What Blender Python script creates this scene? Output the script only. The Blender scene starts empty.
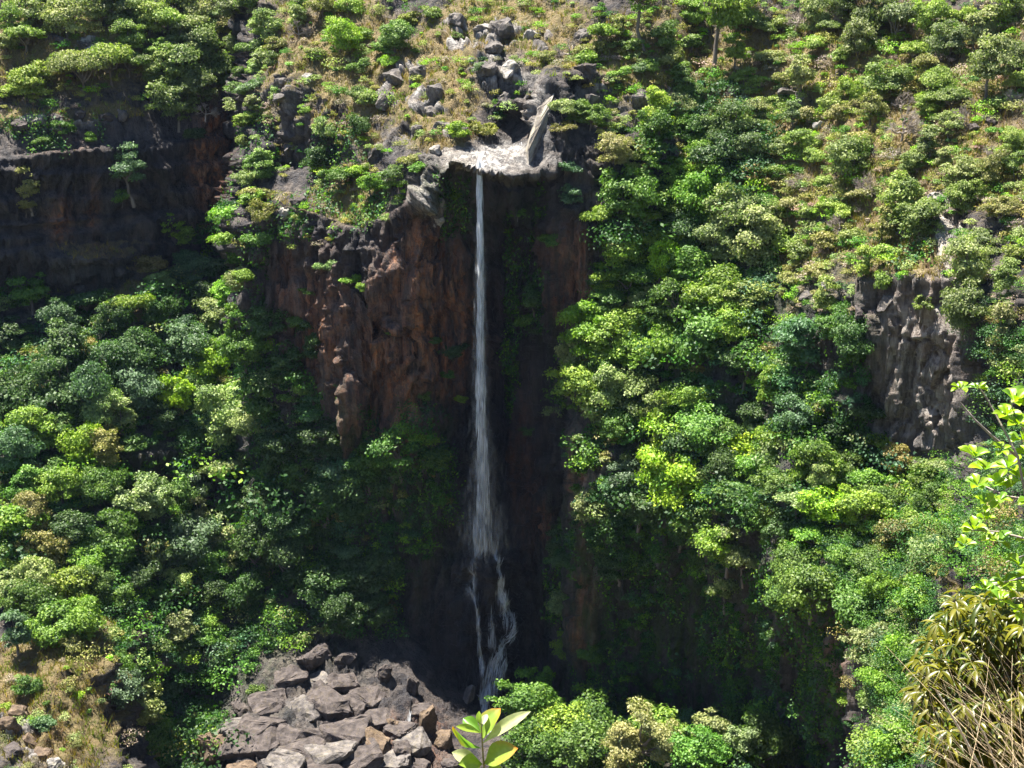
import bpy, bmesh, math, random
import numpy as np
from mathutils import Vector, Matrix, Quaternion

random.seed(11)
RS = np.random.RandomState(7)
scene = bpy.context.scene
COL = scene.collection
F = 1334.0                      # focal length of the lens in photo pixels
PITCH = math.radians(18.0)
CP, SP = math.cos(PITCH), math.sin(PITCH)

# ------------------------------------------------------------------ survey helpers
def ray(u, v):
    """Direction of the sight line through a photo pixel (x right, y away, z up)."""
    a = (np.asarray(u, float) - 512.0) / F
    b = (384.0 - np.asarray(v, float)) / F
    return np.stack([a + 0 * b, CP + b * SP + 0 * a, -SP + b * CP + 0 * a], -1)

def at(u, v, Y):
    """World point seen at a pixel at the surveyed distance Y."""
    d = ray(u, v)
    return d * (np.asarray(Y, float) / d[..., 1])[..., None]

def to_pixel(P):
    P = np.asarray(P, float)
    fw = P[..., 1] * CP - P[..., 2] * SP
    up = P[..., 1] * SP + P[..., 2] * CP
    return 512 + F * P[..., 0] / fw, 384 - F * up / fw, fw

# ------------------------------------------------------------------ noise
def _hash(ix, iy, iz, seed):
    h = (ix * 374761393 + iy * 668265263 + iz * 2147483647 + seed * 974711) & 0xFFFFFFFF
    h = ((h ^ (h >> 13)) * 1274126177) & 0xFFFFFFFF
    h = (h ^ (h >> 16)) & 0xFFFFFFFF
    return h

def vnoise(p, seed=0):
    """smooth value noise in -1..1"""
    p = np.asarray(p, float)
    i = np.floor(p).astype(np.int64)
    f = p - i
    f = f * f * f * (f * (f * 6 - 15) + 10)
    out = 0
    for dx in (0, 1):
        wx = f[..., 0] if dx else 1 - f[..., 0]
        for dy in (0, 1):
            wy = f[..., 1] if dy else 1 - f[..., 1]
            for dz in (0, 1):
                wz = f[..., 2] if dz else 1 - f[..., 2]
                h = _hash(i[..., 0] + dx, i[..., 1] + dy, i[..., 2] + dz, seed) / 4294967295.0
                out = out + wx * wy * wz * h
    return out * 2 - 1

def fbm(p, octs=4, seed=0, gain=0.5):
    p = np.asarray(p, float)
    a, s, t = 1.0, 0, 0
    for o in range(octs):
        s = s + a * vnoise(p * (2.03 ** o) + o * 17.3, seed + o)
        t += a
        a *= gain
    return s / t

def cells(p, seed=0):
    """blocky cellular noise: random height per cell and distance to the cell border"""
    p = np.asarray(p, float)
    i = np.floor(p).astype(np.int64)
    best = np.full(p.shape[:-1], 9.0); second = best.copy(); val = np.zeros(p.shape[:-1])
    for dx in (-1, 0, 1):
        for dy in (-1, 0, 1):
            for dz in (-1, 0, 1):
                c = i + np.array([dx, dy, dz])
                h = _hash(c[..., 0], c[..., 1], c[..., 2], seed)
                ox = (h & 1023) / 1023.0; oy = ((h >> 10) & 1023) / 1023.0; oz = ((h >> 20) & 1023) / 1023.0
                d = np.abs(c[..., 0] + ox - p[..., 0]) ** 2 + np.abs(c[..., 1] + oy - p[..., 1]) ** 2 + np.abs(c[..., 2] + oz - p[..., 2]) ** 2
                m = d < best
                second = np.where(m, best, np.minimum(second, d))
                val = np.where(m, ((h >> 5) & 4095) / 4095.0, val)
                best = np.where(m, d, best)
    return val, np.sqrt(second) - np.sqrt(best)

def sstep(a, b, x):
    t = np.clip((x - a) / (b - a), 0, 1)
    return t * t * (3 - 2 * t)

def in_poly(u, v, poly):
    u = np.asarray(u, float); v = np.asarray(v, float)
    ins = np.zeros(np.broadcast(u, v).shape, bool)
    n = len(poly)
    for i in range(n):
        x1, y1 = poly[i]; x2, y2 = poly[(i + 1) % n]
        c = (y1 > v) != (y2 > v)
        with np.errstate(divide='ignore', invalid='ignore'):
            xi = (x2 - x1) * (v - y1) / (y2 - y1 + 1e-12) + x1
        ins ^= c & (u < xi)
    return ins

# ------------------------------------------------------------------ object helpers
def np_mesh(name, verts, faces, mat=None, smooth=False, attrs=None):
    """faces: (n,k) int array, every face with k corners"""
    me = bpy.data.meshes.new(name)
    verts = np.ascontiguousarray(verts, np.float32)
    faces = np.ascontiguousarray(faces, np.int32)
    n, k = faces.shape
    me.vertices.add(len(verts)); me.vertices.foreach_set('co', verts.ravel())
    me.loops.add(n * k); me.loops.foreach_set('vertex_index', faces.ravel())
    me.polygons.add(n)
    me.polygons.foreach_set('loop_start', np.arange(0, n * k, k, dtype=np.int32))
    if smooth:
        me.polygons.foreach_set('use_smooth', np.ones(n, bool))
    for an, (dom, typ, data) in (attrs or {}).items():
        a = me.attributes.new(an, typ, dom)
        a.data.foreach_set('color' if typ == 'FLOAT_COLOR' else 'value', np.ascontiguousarray(data, np.float32).ravel())
    me.update(calc_edges=True)
    if mat: me.materials.append(mat)
    return me

def link(name, data, parent=None, loc=None):
    o = bpy.data.objects.new(name, data)
    COL.objects.link(o)
    if parent is not None: o.parent = parent
    if loc is not None: o.location = loc
    return o

def tag(o, label=None, cat=None, group=None, kind=None):
    if label: o['label'] = label
    if cat: o['category'] = cat
    if group: o['group'] = group
    if kind: o['kind'] = kind
    return o

# ------------------------------------------------------------------ materials
def new_mat(name):
    m = bpy.data.materials.new(name); m.use_nodes = True
    nt = m.node_tree; nt.nodes.clear()
    out = nt.nodes.new('ShaderNodeOutputMaterial')
    return m, nt, out

def N(nt, typ, **kw):
    n = nt.nodes.new(typ)
    for k, v in kw.items():
        if k.startswith('i_'):
            n.inputs[k[2:].replace('_', ' ')].default_value = v
        else:
            setattr(n, k, v)
    return n

def mixc(nt, fac, a, b, mode='MIX'):
    n = nt.nodes.new('ShaderNodeMix'); n.data_type = 'RGBA'; n.blend_type = mode
    for sock, val in ((n.inputs[0], fac), (n.inputs[6], a), (n.inputs[7], b)):
        if isinstance(val, bpy.types.NodeSocket): nt.links.new(val, sock)
        else: sock.default_value = val if not isinstance(val, tuple) else (*val, 1.0)[:4]
    return n.outputs[2]

def noise_fac(nt, vec, scale, detail=4, rough=0.6, lo=0.35, hi=0.65):
    n = N(nt, 'ShaderNodeTexNoise'); n.inputs['Scale'].default_value = scale
    n.inputs['Detail'].default_value = detail; n.inputs['Roughness'].default_value = rough
    nt.links.new(vec, n.inputs['Vector'])
    r = N(nt, 'ShaderNodeMapRange'); r.inputs[1].default_value = lo; r.inputs[2].default_value = hi
    nt.links.new(n.outputs[0], r.inputs[0])
    return r.outputs[0]

def mapped(nt, scale):
    tc = N(nt, 'ShaderNodeTexCoord'); mp = N(nt, 'ShaderNodeMapping')
    mp.inputs['Scale'].default_value = scale
    nt.links.new(tc.outputs['Object'], mp.inputs['Vector'])
    return mp.outputs[0]

def math_n(nt, op, a, b=None):
    n = N(nt, 'ShaderNodeMath', operation=op)
    for s, v in ((n.inputs[0], a), (n.inputs[1], b)):
        if v is None: continue
        if isinstance(v, bpy.types.NodeSocket): nt.links.new(v, s)
        else: s.default_value = v
    return n.outputs[0]

def terrain_material():
    m, nt, out = new_mat('rock_and_soil')
    iso = mapped(nt, (1, 1, 1)); vert = mapped(nt, (1, 1, 0.16)); strat = mapped(nt, (0.25, 0.25, 1.6))
    zone = N(nt, 'ShaderNodeAttribute', attribute_name='zone')
    sep = N(nt, 'ShaderNodeSeparateColor'); nt.links.new(zone.outputs['Color'], sep.inputs[0])
    moss = N(nt, 'ShaderNodeAttribute', attribute_name='moss')
    grass, rust, pale = sep.outputs[0], sep.outputs[1], sep.outputs[2]
    streak = mapped(nt, (1, 1, 0.05))
    f1 = noise_fac(nt, vert, 0.22, 5, 0.65, .4, .6)
    f2 = noise_fac(nt, iso, 0.9, 4, 0.7)
    f3 = noise_fac(nt, vert, 0.8, 4, 0.7, 0.42, 0.58)
    f4 = noise_fac(nt, strat, 0.35, 3, 0.6, 0.42, 0.6)
    f5 = noise_fac(nt, streak, 0.55, 5, 0.7, 0.47, 0.6)
    c = mixc(nt, f1, (0.026, 0.026, 0.033), (0.125, 0.100, 0.084))
    c = mixc(nt, math_n(nt, 'MULTIPLY', f2, 0.4), c, (0.16, 0.145, 0.135))
    c = mixc(nt, math_n(nt, 'MULTIPLY', f4, 0.35), c, (0.05, 0.047, 0.052))
    # rust: iron staining that runs down the face
    rf = math_n(nt, 'MULTIPLY', rust, math_n(nt, 'ADD', math_n(nt, 'MULTIPLY', f3, 0.8), 0.2))
    c = mixc(nt, rf, c, mixc(nt, f2, (0.44, 0.150, 0.050), (0.56, 0.30, 0.165)))
    c = mixc(nt, math_n(nt, 'MULTIPLY', f5, 0.72), c, (0.014, 0.014, 0.019))
    pf = math_n(nt, 'MULTIPLY', pale, math_n(nt, 'ADD', math_n(nt, 'MULTIPLY', f3, 0.75), 0.25))
    c = mixc(nt, pf, c, mixc(nt, f4, (0.40, 0.36, 0.32), (0.62, 0.59, 0.55)))
    g1 = noise_fac(nt, iso, 0.45, 5, 0.65); g2 = noise_fac(nt, iso, 2.6, 3, 0.7)
    gc = mixc(nt, g1, (0.20, 0.145, 0.065), (0.11, 0.105, 0.04))
    gc = mixc(nt, math_n(nt, 'MULTIPLY', g2, 0.5), gc, (0.29, 0.21, 0.11))
    gf = N(nt, 'ShaderNodeMapRange'); gf.inputs[1].default_value = 0.3; gf.inputs[2].default_value = 0.7
    nt.links.new(math_n(nt, 'ADD', grass, math_n(nt, 'MULTIPLY', math_n(nt, 'SUBTRACT', f2, 0.5), 0.35)), gf.inputs[0])
    c = mixc(nt, gf.outputs[0], c, gc)
    mf = math_n(nt, 'MULTIPLY', moss.outputs['Fac'], noise_fac(nt, vert, 0.5, 5, 0.7, 0.38, 0.6))
    c = mixc(nt, mf, c, mixc(nt, f2, (0.025, 0.05, 0.012), (0.07, 0.10, 0.025)))
    b = N(nt, 'ShaderNodeBsdfPrincipled'); b.inputs['Roughness'].default_value = 0.75
    b.inputs['Specular IOR Level'].default_value = 0.25
    wet_shade = zone.outputs['Alpha']
    c = mixc(nt, wet_shade, c, mixc(nt, 1.0, c, (0.30, 0.31, 0.36), 'MULTIPLY'))  # darker, bluer colour: wet rock plus painted shade of the recess
    nt.links.new(math_n(nt, 'SUBTRACT', 0.75, math_n(nt, 'MULTIPLY', wet_shade, 0.35)), b.inputs['Roughness'])
    nt.links.new(c, b.inputs['Base Color'])
    hn = N(nt, 'ShaderNodeTexNoise'); hn.inputs['Scale'].default_value = 0.8; hn.inputs['Detail'].default_value = 7; hn.inputs['Roughness'].default_value = 0.68
    nt.links.new(vert, hn.inputs['Vector'])
    hn2 = N(nt, 'ShaderNodeTexNoise'); hn2.inputs['Scale'].default_value = 2.4; hn2.inputs['Detail'].default_value = 6; hn2.inputs['Roughness'].default_value = 0.7
    nt.links.new(iso, hn2.inputs['Vector'])
    vo = N(nt, 'ShaderNodeTexVoronoi', feature='DISTANCE_TO_EDGE'); vo.inputs['Scale'].default_value = 0.45
    nt.links.new(vert, vo.inputs['Vector'])
    vm = N(nt, 'ShaderNodeMapRange'); vm.inputs[1].default_value = 0.0; vm.inputs[2].default_value = 0.12
    nt.links.new(vo.outputs[0], vm.inputs[0])
    h = math_n(nt, 'ADD', math_n(nt, 'ADD', math_n(nt, 'MULTIPLY', hn.outputs[0], 1.4), math_n(nt, 'MULTIPLY', hn2.outputs[0], 0.55)), math_n(nt, 'MULTIPLY', vm.outputs[0], 0.10))
    bp = N(nt, 'ShaderNodeBump'); bp.inputs['Strength'].default_value = 1.0; bp.inputs['Distance'].default_value = 1.3
    nt.links.new(h, bp.inputs['Height']); nt.links.new(bp.outputs[0], b.inputs['Normal'])
    nt.links.new(b.outputs[0], out.inputs[0])
    return m

def leaf_material(name, trans=0.35, gloss=0.025, attr=None, rough=0.55):
    """leaf colour from the object's own colour (or a per-leaf colour), varied leaf by leaf"""
    m, nt, out = new_mat(name)
    if attr:
        base = N(nt, 'ShaderNodeAttribute', attribute_name=attr).outputs['Color']
    else:
        base = N(nt, 'ShaderNodeObjectInfo').outputs['Color']
    tone = N(nt, 'ShaderNodeAttribute', attribute_name='tone').outputs['Fac']
    hsv = N(nt, 'ShaderNodeHueSaturation'); hsv.inputs['Saturation'].default_value = 1.03
    nt.links.new(base, hsv.inputs['Color'])
    mr = N(nt, 'ShaderNodeMapRange'); mr.inputs[3].default_value = 0.55; mr.inputs[4].default_value = 1.45
    nt.links.new(tone, mr.inputs[0]); nt.links.new(mr.outputs[0], hsv.inputs['Value'])
    mh = N(nt, 'ShaderNodeMapRange'); mh.inputs[3].default_value = 0.515; mh.inputs[4].default_value = 0.475
    nt.links.new(tone, mh.inputs[0]); nt.links.new(mh.outputs[0], hsv.inputs['Hue'])
    d = N(nt, 'ShaderNodeBsdfDiffuse'); nt.links.new(hsv.outputs[0], d.inputs[0])
    t = N(nt, 'ShaderNodeBsdfTranslucent')
    tc = mixc(nt, 1.0, hsv.outputs[0], (0.95, 1.25, 0.5), 'MULTIPLY'); nt.links.new(tc, t.inputs[0])
    mx = N(nt, 'ShaderNodeMixShader'); mx.inputs[0].default_value = trans
    nt.links.new(d.outputs[0], mx.inputs[1]); nt.links.new(t.outputs[0], mx.inputs[2])
    g = N(nt, 'ShaderNodeBsdfGlossy'); g.inputs['Roughness'].default_value = rough
    mg = N(nt, 'ShaderNodeMixShader'); mg.inputs[0].default_value = gloss
    nt.links.new(mx.outputs[0], mg.inputs[1]); nt.links.new(g.outputs[0], mg.inputs[2])
    nt.links.new(mg.outputs[0], out.inputs[0])
    return m

def plain_material(name, c1, c2, scale=3.0, rough=0.8, stretch=(1, 1, 1), bump=0.3, spec=0.3, rock=False):
    m, nt, out = new_mat(name)
    v = mapped(nt, stretch)
    c = mixc(nt, noise_fac(nt, v, scale, 5, 0.65), c1, c2)
    if rock:   # lichen, stains and open joints
        c = mixc(nt, math_n(nt, 'MULTIPLY', noise_fac(nt, v, scale * 4, 4, 0.75, .48, .62), .7), c, tuple(x * .35 for x in c1))
        c = mixc(nt, math_n(nt, 'MULTIPLY', noise_fac(nt, v, scale * 1.7, 3, 0.6, .52, .66), .45), c, (c2[0] * .75, c2[1] * .72, c2[2] * .5))
    b = N(nt, 'ShaderNodeBsdfPrincipled'); b.inputs['Roughness'].default_value = rough
    b.inputs['Specular IOR Level'].default_value = spec
    nt.links.new(c, b.inputs['Base Color'])
    hn = N(nt, 'ShaderNodeTexNoise'); hn.inputs['Scale'].default_value = scale * 2; hn.inputs['Detail'].default_value = 8; hn.inputs['Roughness'].default_value = .7 if rock else .5
    nt.links.new(v, hn.inputs['Vector'])
    bp = N(nt, 'ShaderNodeBump'); bp.inputs['Strength'].default_value = bump; bp.inputs['Distance'].default_value = 0.3
    nt.links.new(hn.outputs[0], bp.inputs['Height']); nt.links.new(bp.outputs[0], b.inputs['Normal'])
    nt.links.new(b.outputs[0], out.inputs[0])
    return m

M_TERRAIN = terrain_material()
M_LEAF = leaf_material('tree_leaves')
M_LEAF_COL = leaf_material('ground_cover_leaves', attr='hue')
M_GRASS = leaf_material('dry_grass_blades', trans=0.3, gloss=0.03, attr='hue')
M_BARK = plain_material('bark', (0.09, 0.075, 0.06), (0.20, 0.17, 0.14), 1.5, 0.9, (1, 1, 0.3))
M_TWIG = plain_material('dead_twigs', (0.22, 0.185, 0.155), (0.36, 0.31, 0.27), 1.5, 0.9)
M_BOULDER = plain_material('boulder_rock', (0.038, 0.031, 0.030), (0.118, 0.098, 0.091), 0.7, 0.85, (1, 1, 1), 1.0, rock=True)
M_BOULDER_TAN = plain_material('tan_rock', (0.075, 0.052, 0.036), (0.20, 0.145, 0.098), 0.8, 0.85, (1, 1, 1), 1.0, rock=True)
M_BOULDER_PALE = plain_material('bleached_rock', (0.13, 0.12, 0.11), (0.44, 0.41, 0.375), 0.8, 0.85, (1, 1, 0.5), 1.0, rock=True)
M_RIB = plain_material('rib_rock', (0.085, 0.07, 0.058), (0.44, 0.40, 0.35), 0.9, 0.85, (1, 1, 0.18), 1.0, rock=True)
M_BOULDER_GREY = plain_material('grey_rock', (0.05, 0.045, 0.044), (0.20, 0.178, 0.165), 0.8, 0.85, (1, 1, 0.5), 1.0, rock=True)
# ------------------------------------------------------------------ terrain
class Sheet:
    """A stretch of gorge wall: columns of surveyed (pixel row, distance) knots, lofted along the wall."""
    def __init__(self, name, cols, u0, u1, v0, v1, step, smooth=6):
        us = np.array([c[0] for c in cols], float)
        kv = np.array([[k[0] for k in c[1]] for c in cols], float)
        ky = np.array([[k[1] for k in c[1]] for c in cols], float)
        self.name, self.step, self.u0, self.v0 = name, step, u0, v0
        self.u = np.arange(u0, u1 + .1, step); self.v = np.arange(v0, v1 + .1, step)
        nu, nv, nk = len(self.u), len(self.v), kv.shape[1]
        KV = np.stack([np.interp(self.u, us, kv[:, k]) for k in range(nk)], 1)
        KY = np.stack([np.interp(self.u, us, ky[:, k]) for k in range(nk)], 1)
        w = max(1, int(smooth / step)); ker = np.ones(2 * w + 1) / (2 * w + 1)
        sm = lambda a: np.stack([np.convolve(np.pad(a[:, k], w, mode='edge'), ker, 'valid') for k in range(nk)], 1)
        KV, KY = sm(KV), sm(KY)
        self.Y = np.stack([np.interp(self.v, KV[i], KY[i]) for i in range(nu)], 1)   # [v, u]
        self.UU, self.VV = np.meshgrid(self.u, self.v)

    def build_points(self):
        self.P = at(self.UU, self.VV, self.Y)

    def normals(self):
        P = self.P
        du = np.gradient(P, axis=1); dv = np.gradient(P, axis=0)
        n = np.cross(dv, du)
        n /= np.linalg.norm(n, axis=-1, keepdims=True) + 1e-9
        return n

    def blur(self, a, n=3):
        for _ in range(n):
            for ax in (0, 1):
                a = (np.roll(a, 1, ax) + 2 * a + np.roll(a, -1, ax)) / 4
        return a

    def sample(self, arr, u, v):
        fu = np.clip((np.asarray(u, float) - self.u0) / self.step, 0, len(self.u) - 1.001)
        fv = np.clip((np.asarray(v, float) - self.v0) / self.step, 0, len(self.v) - 1.001)
        iu, iv = fu.astype(int), fv.astype(int)
        a, b = fu - iu, fv - iv
        if arr.ndim == 3: a, b = a[..., None], b[..., None]
        return (arr[iv, iu] * (1 - a) * (1 - b) + arr[iv, iu + 1] * a * (1 - b) + arr[iv + 1, iu] * (1 - a) * b + arr[iv + 1, iu + 1] * a * b)

    def covers(self, u, v):
        return (u >= self.u[0]) & (u <= self.u[-1]) & (v >= self.v[0]) & (v <= self.v[-1])

def K(*a):
    return list(zip(a[0::2], a[1::2]))

LEFT = [   # far top, top, cliff edge, cliff foot, slope ...
 (-320, K(-260,360, 0,300, 130,267, 161.9,261, 219.9,261.5, 228.6,259, 275,259, 380,236, 480,214, 580,196, 680,178, 768,160, 900,135)),
 (-120, K(-260,372, 0,310, 128,281, 162.54,275, 225.34,275.5, 234.76,273, 285,275, 380,250, 480,228, 580,208, 680,188, 768,170, 900,150)),
 (0, K(-260,382, 0,318, 124,291, 161.62,285, 230.02,285.5, 240.28,283, 295,286, 385,264, 480,240, 580,220, 680,196, 768,176, 900,156)),
 (60, K(-260,385, 0,320, 114,296, 153.16,290, 224.36,290.5, 235.04,288, 292,290, 370,268, 470,244, 580,222, 670,197, 768,178, 900,158)),
 (105, K(-260,388, 0,322, 112,301, 150.72,295, 221.12,295.5, 231.68,293, 288,294, 360,270, 450,250, 580,226, 650,207, 768,184, 900,162)),
 (150, K(-260,392, 0,326, 116,306, 150.98,300, 214.58,300.5, 224.12,298, 275,299, 360,276, 450,254, 490,250, 640,224, 768,198, 900,170)),
 (200, K(-260,398, 0,332, 112,309, 143.46,307, 200.66,307.5, 209.24,307.2, 255,309, 350,282, 450,262, 550,250, 650,231, 768,200, 900,172)),
 (236, K(-260,404, 0,340, 98,319, 130.34,317, 189.14,317.5, 197.96,317.2, 245,318, 340,288, 450,264, 560,251, 660,232, 768,201, 900,173)),
 (256, K(-260,420, 0,362, 98,343, 129.24,341, 186.04,341.5, 194.56,341.2, 240,332, 340,292, 450,265, 560,250, 650,233, 768,202, 900,174)),
 (290, K(-260,430, 0,372, 98,353, 129.24,351, 186.04,351.5, 194.56,351.2, 240,340, 350,291, 450,264, 560,249, 650,232, 768,202, 900,174)),
 (340, K(-260,430, 0,372, 98,353, 129.24,351, 186.04,351.5, 194.56,351.2, 240,345, 400,275, 470,257, 570,246, 645,234, 768,203, 900,175)),
 (400, K(-260,430, 0,372, 98,353, 129.24,351, 186.04,351.5, 194.56,351.2, 240,345, 430,272, 500,258, 590,246, 665,232, 768,205, 900,176)),
 (450, K(-260,430, 0,372, 98,353, 129.24,351, 186.04,351.5, 194.56,351.2, 240,345, 440,285, 520,268, 620,250, 700,230, 768,207, 900,178)),
 (560, K(-260,430, 0,372, 98,353, 129.24,351, 186.04,351.5, 194.56,351.2, 240,345, 440,300, 520,280, 620,258, 700,234, 768,207, 900,178)),
 (760, K(-260,430, 0,372, 98,353, 129.24,351, 186.04,351.5, 194.56,351.2, 240,345, 440,300, 520,280, 620,258, 700,225, 768,200, 900,172)),
]
CENTRE = [  # far top, top, mid, step, lip, under the lip, mid wall, foot, below
 (170, K(-260,470, 0,440, 60,430, 110,425, 180,420, 190,420, 400,400, 600,380, 900,360)),
 (222, K(-260,420, 0,385, 60,370, 110,362, 180,356, 190,354, 400,330, 600,320, 900,300)),
 (240, K(-260,392, 0,345, 60,325, 110,310, 180,300, 190,298, 400,285, 600,275, 900,260)),
 (254, K(-260,375, 0,318, 60,298, 110,284, 180,268, 232,258, 400,257, 600,250, 900,240)),
 (285, K(-260,366, 0,308, 60,288, 72,285, 168,279, 200,259, 400,254, 600,247, 900,236)),
 (325, K(-260,360, 0,302, 60,285, 95,276, 165,270, 215,253, 400,252, 600,245, 900,232)),
 (362, K(-260,356, 0,299, 60,282, 105,271, 140,264, 232,249, 400,251, 600,245, 900,230)),
 (400, K(-260,352, 0,296, 60,279, 105,266, 160,254, 214,246, 400,250, 600,245, 900,230)),
 (436, K(-260,349, 0,292, 60,274, 110,260, 152,247, 188,243, 400,249, 600,241, 900,228)),
 (452, K(-260,347, 0,290, 60,272, 110,258, 150,247, 160,240, 400,248, 600,240, 900,226)),
 (480, K(-260,346, 0,289, 60,271, 108,259, 144,250, 168,238, 400,249, 600,239, 900,225)),
 (505, K(-260,345, 0,288, 60,270, 106,260, 139,255, 172,239, 400,250, 600,239, 900,224)),
 (526, K(-260,344, 0,287, 60,268, 104,258, 138,251, 172,241, 400,249, 600,240, 900,225)),
 (545, K(-260,343, 0,286, 60,267, 82,255, 138,248, 168,245, 400,247, 600,241, 900,228)),
 (575, K(-260,340, 0,284, 62,266, 78,258, 130,251, 225,243.5, 400,243, 600,241, 900,230)),
 (612, K(-260,338, 0,280, 66,265, 84,259, 130,252, 235,243, 400,242, 600,240, 900,232)),
 (660, K(-260,336, 0,278, 66,266, 100,259, 140,253, 220,247, 400,246, 600,243, 900,235)),
 (760, K(-260,345, 0,290, 66,280, 100,274, 140,268, 180,264, 400,260, 600,255, 900,245)),
]
RIGHT = [
 (540, K(-260,420, 0,370, 150,330, 300,320, 450,300, 520,296, 700,290, 900,280)),
 (562, K(-260,380, 0,320, 150,292, 300,275, 440,246, 520,244, 700,240, 900,230)),
 (578, K(-260,360, 0,300, 150,272, 320,246, 440,228, 520,225, 705,231, 900,200)),
 (600, K(-260,352, 0,294, 150,263, 310,241, 450,225, 520,221, 710,230, 900,196)),
 (650, K(-260,345, 0,288, 150,258, 300,239, 450,223, 520,218, 720,231, 900,192)),
 (700, K(-260,340, 0,284, 150,254, 300,234, 470,213, 530,209, 725,224, 900,186)),
 (760, K(-260,335, 0,280, 150,248, 300,226, 480,202, 560,197, 740,213, 900,176)),
 (800, K(-260,332, 0,276, 150,243, 300,219, 470,195, 585,184, 760,199, 900,164)),
 (856, K(-260,328, 0,269, 150,233, 285,208, 460,195, 610,172, 775,180, 900,152)),
 (872, K(-260,326, 0,267, 150,231, 285,203, 460,198, 600,168, 700,159, 900,138)),
 (905, K(-260,322, 0,263, 150,226, 280,198, 455,196, 560,175, 690,153, 900,128)),
 (960, K(-260,316, 0,256, 150,217, 280,191, 450,189, 560,161, 690,139, 900,114)),
 (985, K(-260,313, 0,253, 150,213, 290,183, 430,178, 560,154, 690,132, 900,108)),
 (1030, K(-260,308, 0,247, 150,205, 300,176, 430,167, 560,141, 690,119, 900,96)),
 (1150, K(-260,296, 0,234, 150,190, 300,160, 430,147, 560,120, 690,98, 900,76)),
 (1340, K(-260,280, 0,216, 150,170, 300,138, 430,122, 560,96, 690,76, 900,56)),
]
S_LEFT = Sheet('left_hillside', LEFT, -280, 620, -200, 880, 2.0)
S_CENTRE = Sheet('waterfall_cliff', CENTRE, 180, 740, -200, 860, 1.6, smooth=4)
S_RIGHT = Sheet('right_hillside', RIGHT, 545, 1300, -200, 880, 2.0)
SHEETS = (S_LEFT, S_CENTRE, S_RIGHT)

# the buttress edge is ragged, not ruled
c = S_CENTRE
sh = 9.0 * vnoise(np.stack([c.v / 34.0, c.v * 0, c.v * 0], 1), 8) + 5.0 * vnoise(np.stack([c.v / 13.0, c.v * 0 + 4, c.v * 0], 1), 9)
fall = 1 - sstep(262, 330, c.u)
for i_ in range(len(c.v)):
    c.Y[i_] = np.interp(c.u + sh[i_] * fall, c.u, c.Y[i_])
# overhang under the lip and the shadowed hollow behind the pool ledge
def lip_row(u):
    return np.interp(u, [395, 420, 436, 452, 468, 480, 500, 520, 540, 560, 600], [222, 205, 188, 162, 165, 169, 173, 174, 171, 168, 168])
c = S_CENTRE
win = sstep(398, 445, c.UU) * (1 - sstep(528, 575, c.UU))
c.Y = c.Y + 7.0 * win * sstep(0, 4, c.VV - lip_row(c.UU)) * (1 - 0.75 * sstep(300, 520, c.VV))
# darker hollow under the grass step left of the rib
c.Y += 2.2 * sstep(488, 500, c.UU) * (1 - sstep(530, 537, c.UU)) * sstep(106, 109, c.VV) * (1 - sstep(126, 142, c.VV))
c.Y += 3.0 * sstep(560, 568, c.UU) * (1 - sstep(612, 630, c.UU)) * sstep(78, 83, c.VV) * (1 - sstep(110, 150, c.VV))
# gully behind the falling water, buttress left of it
c.Y += 5.0 * np.exp(-((c.UU - 502) / 30.0) ** 2) * sstep(180, 260, c.VV) * (1 - sstep(480, 560, c.VV))
c.Y -= 5.0 * np.exp(-((c.UU - 415) / 45.0) ** 2) * sstep(230, 290, c.VV) * (1 - sstep(440, 600, c.VV))
c.Y -= 5.0 * np.exp(-((c.UU - 350) / 16.0) ** 2) * sstep(260, 330, c.VV) * (1 - sstep(400, 520, c.VV))
# rock spur the water strikes
c.Y -= 3.0 * np.exp(-((c.UU - 488) / 26.0) ** 2) * sstep(520, 570, c.VV)
c.Y -= 2.0 * np.exp(-((c.UU - 464) / 12.0) ** 2) * sstep(575, 610, c.VV)
r = S_RIGHT
r.Y += 8.0 * np.exp(-((r.UU - 755) / 22.0) ** 2) * sstep(360, 410, r.VV) * (1 - sstep(470, 520, r.VV))
r.Y += 6.0 * np.exp(-((r.UU - 840) / 22.0) ** 2) * sstep(400, 430, r.VV) * (1 - sstep(470, 500, r.VV))
r.Y -= 24.0 * sstep(560, 640, r.UU) * (1 - sstep(720, 790, r.UU)) * sstep(700, 775, r.VV)
l = S_LEFT
l.Y -= 4.5 * np.exp(-((l.UU - 105) / 40.0) ** 2 - ((l.VV - 655) / 34.0) ** 2)
l.Y -= 8.0 * np.exp(-((l.UU - 130) / 26.0) ** 2 - ((l.VV - 305) / 34.0) ** 2)
l.Y -= 5.0 * np.exp(-((l.UU - 85) / 60.0) ** 2 - ((l.VV - 262) / 14.0) ** 2)
l.Y += 7.0 * sstep(118, 150, l.UU) * (1 - sstep(200, 260, l.UU)) * sstep(660, 700, l.VV)
l.Y += 6.0 * np.exp(-((l.UU - 150) / 50.0) ** 2) * sstep(455, 470, l.VV) * (1 - sstep(480, 530, l.VV))

def blob(UU, VV, lst):
    m = np.zeros(UU.shape)
    for (u, v, ru, rv, s) in lst:
        m = np.maximum(m, s * np.exp(-(((UU - u) / ru) ** 2 + ((VV - v) / rv) ** 2) ** 1.5))
    return m

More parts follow.
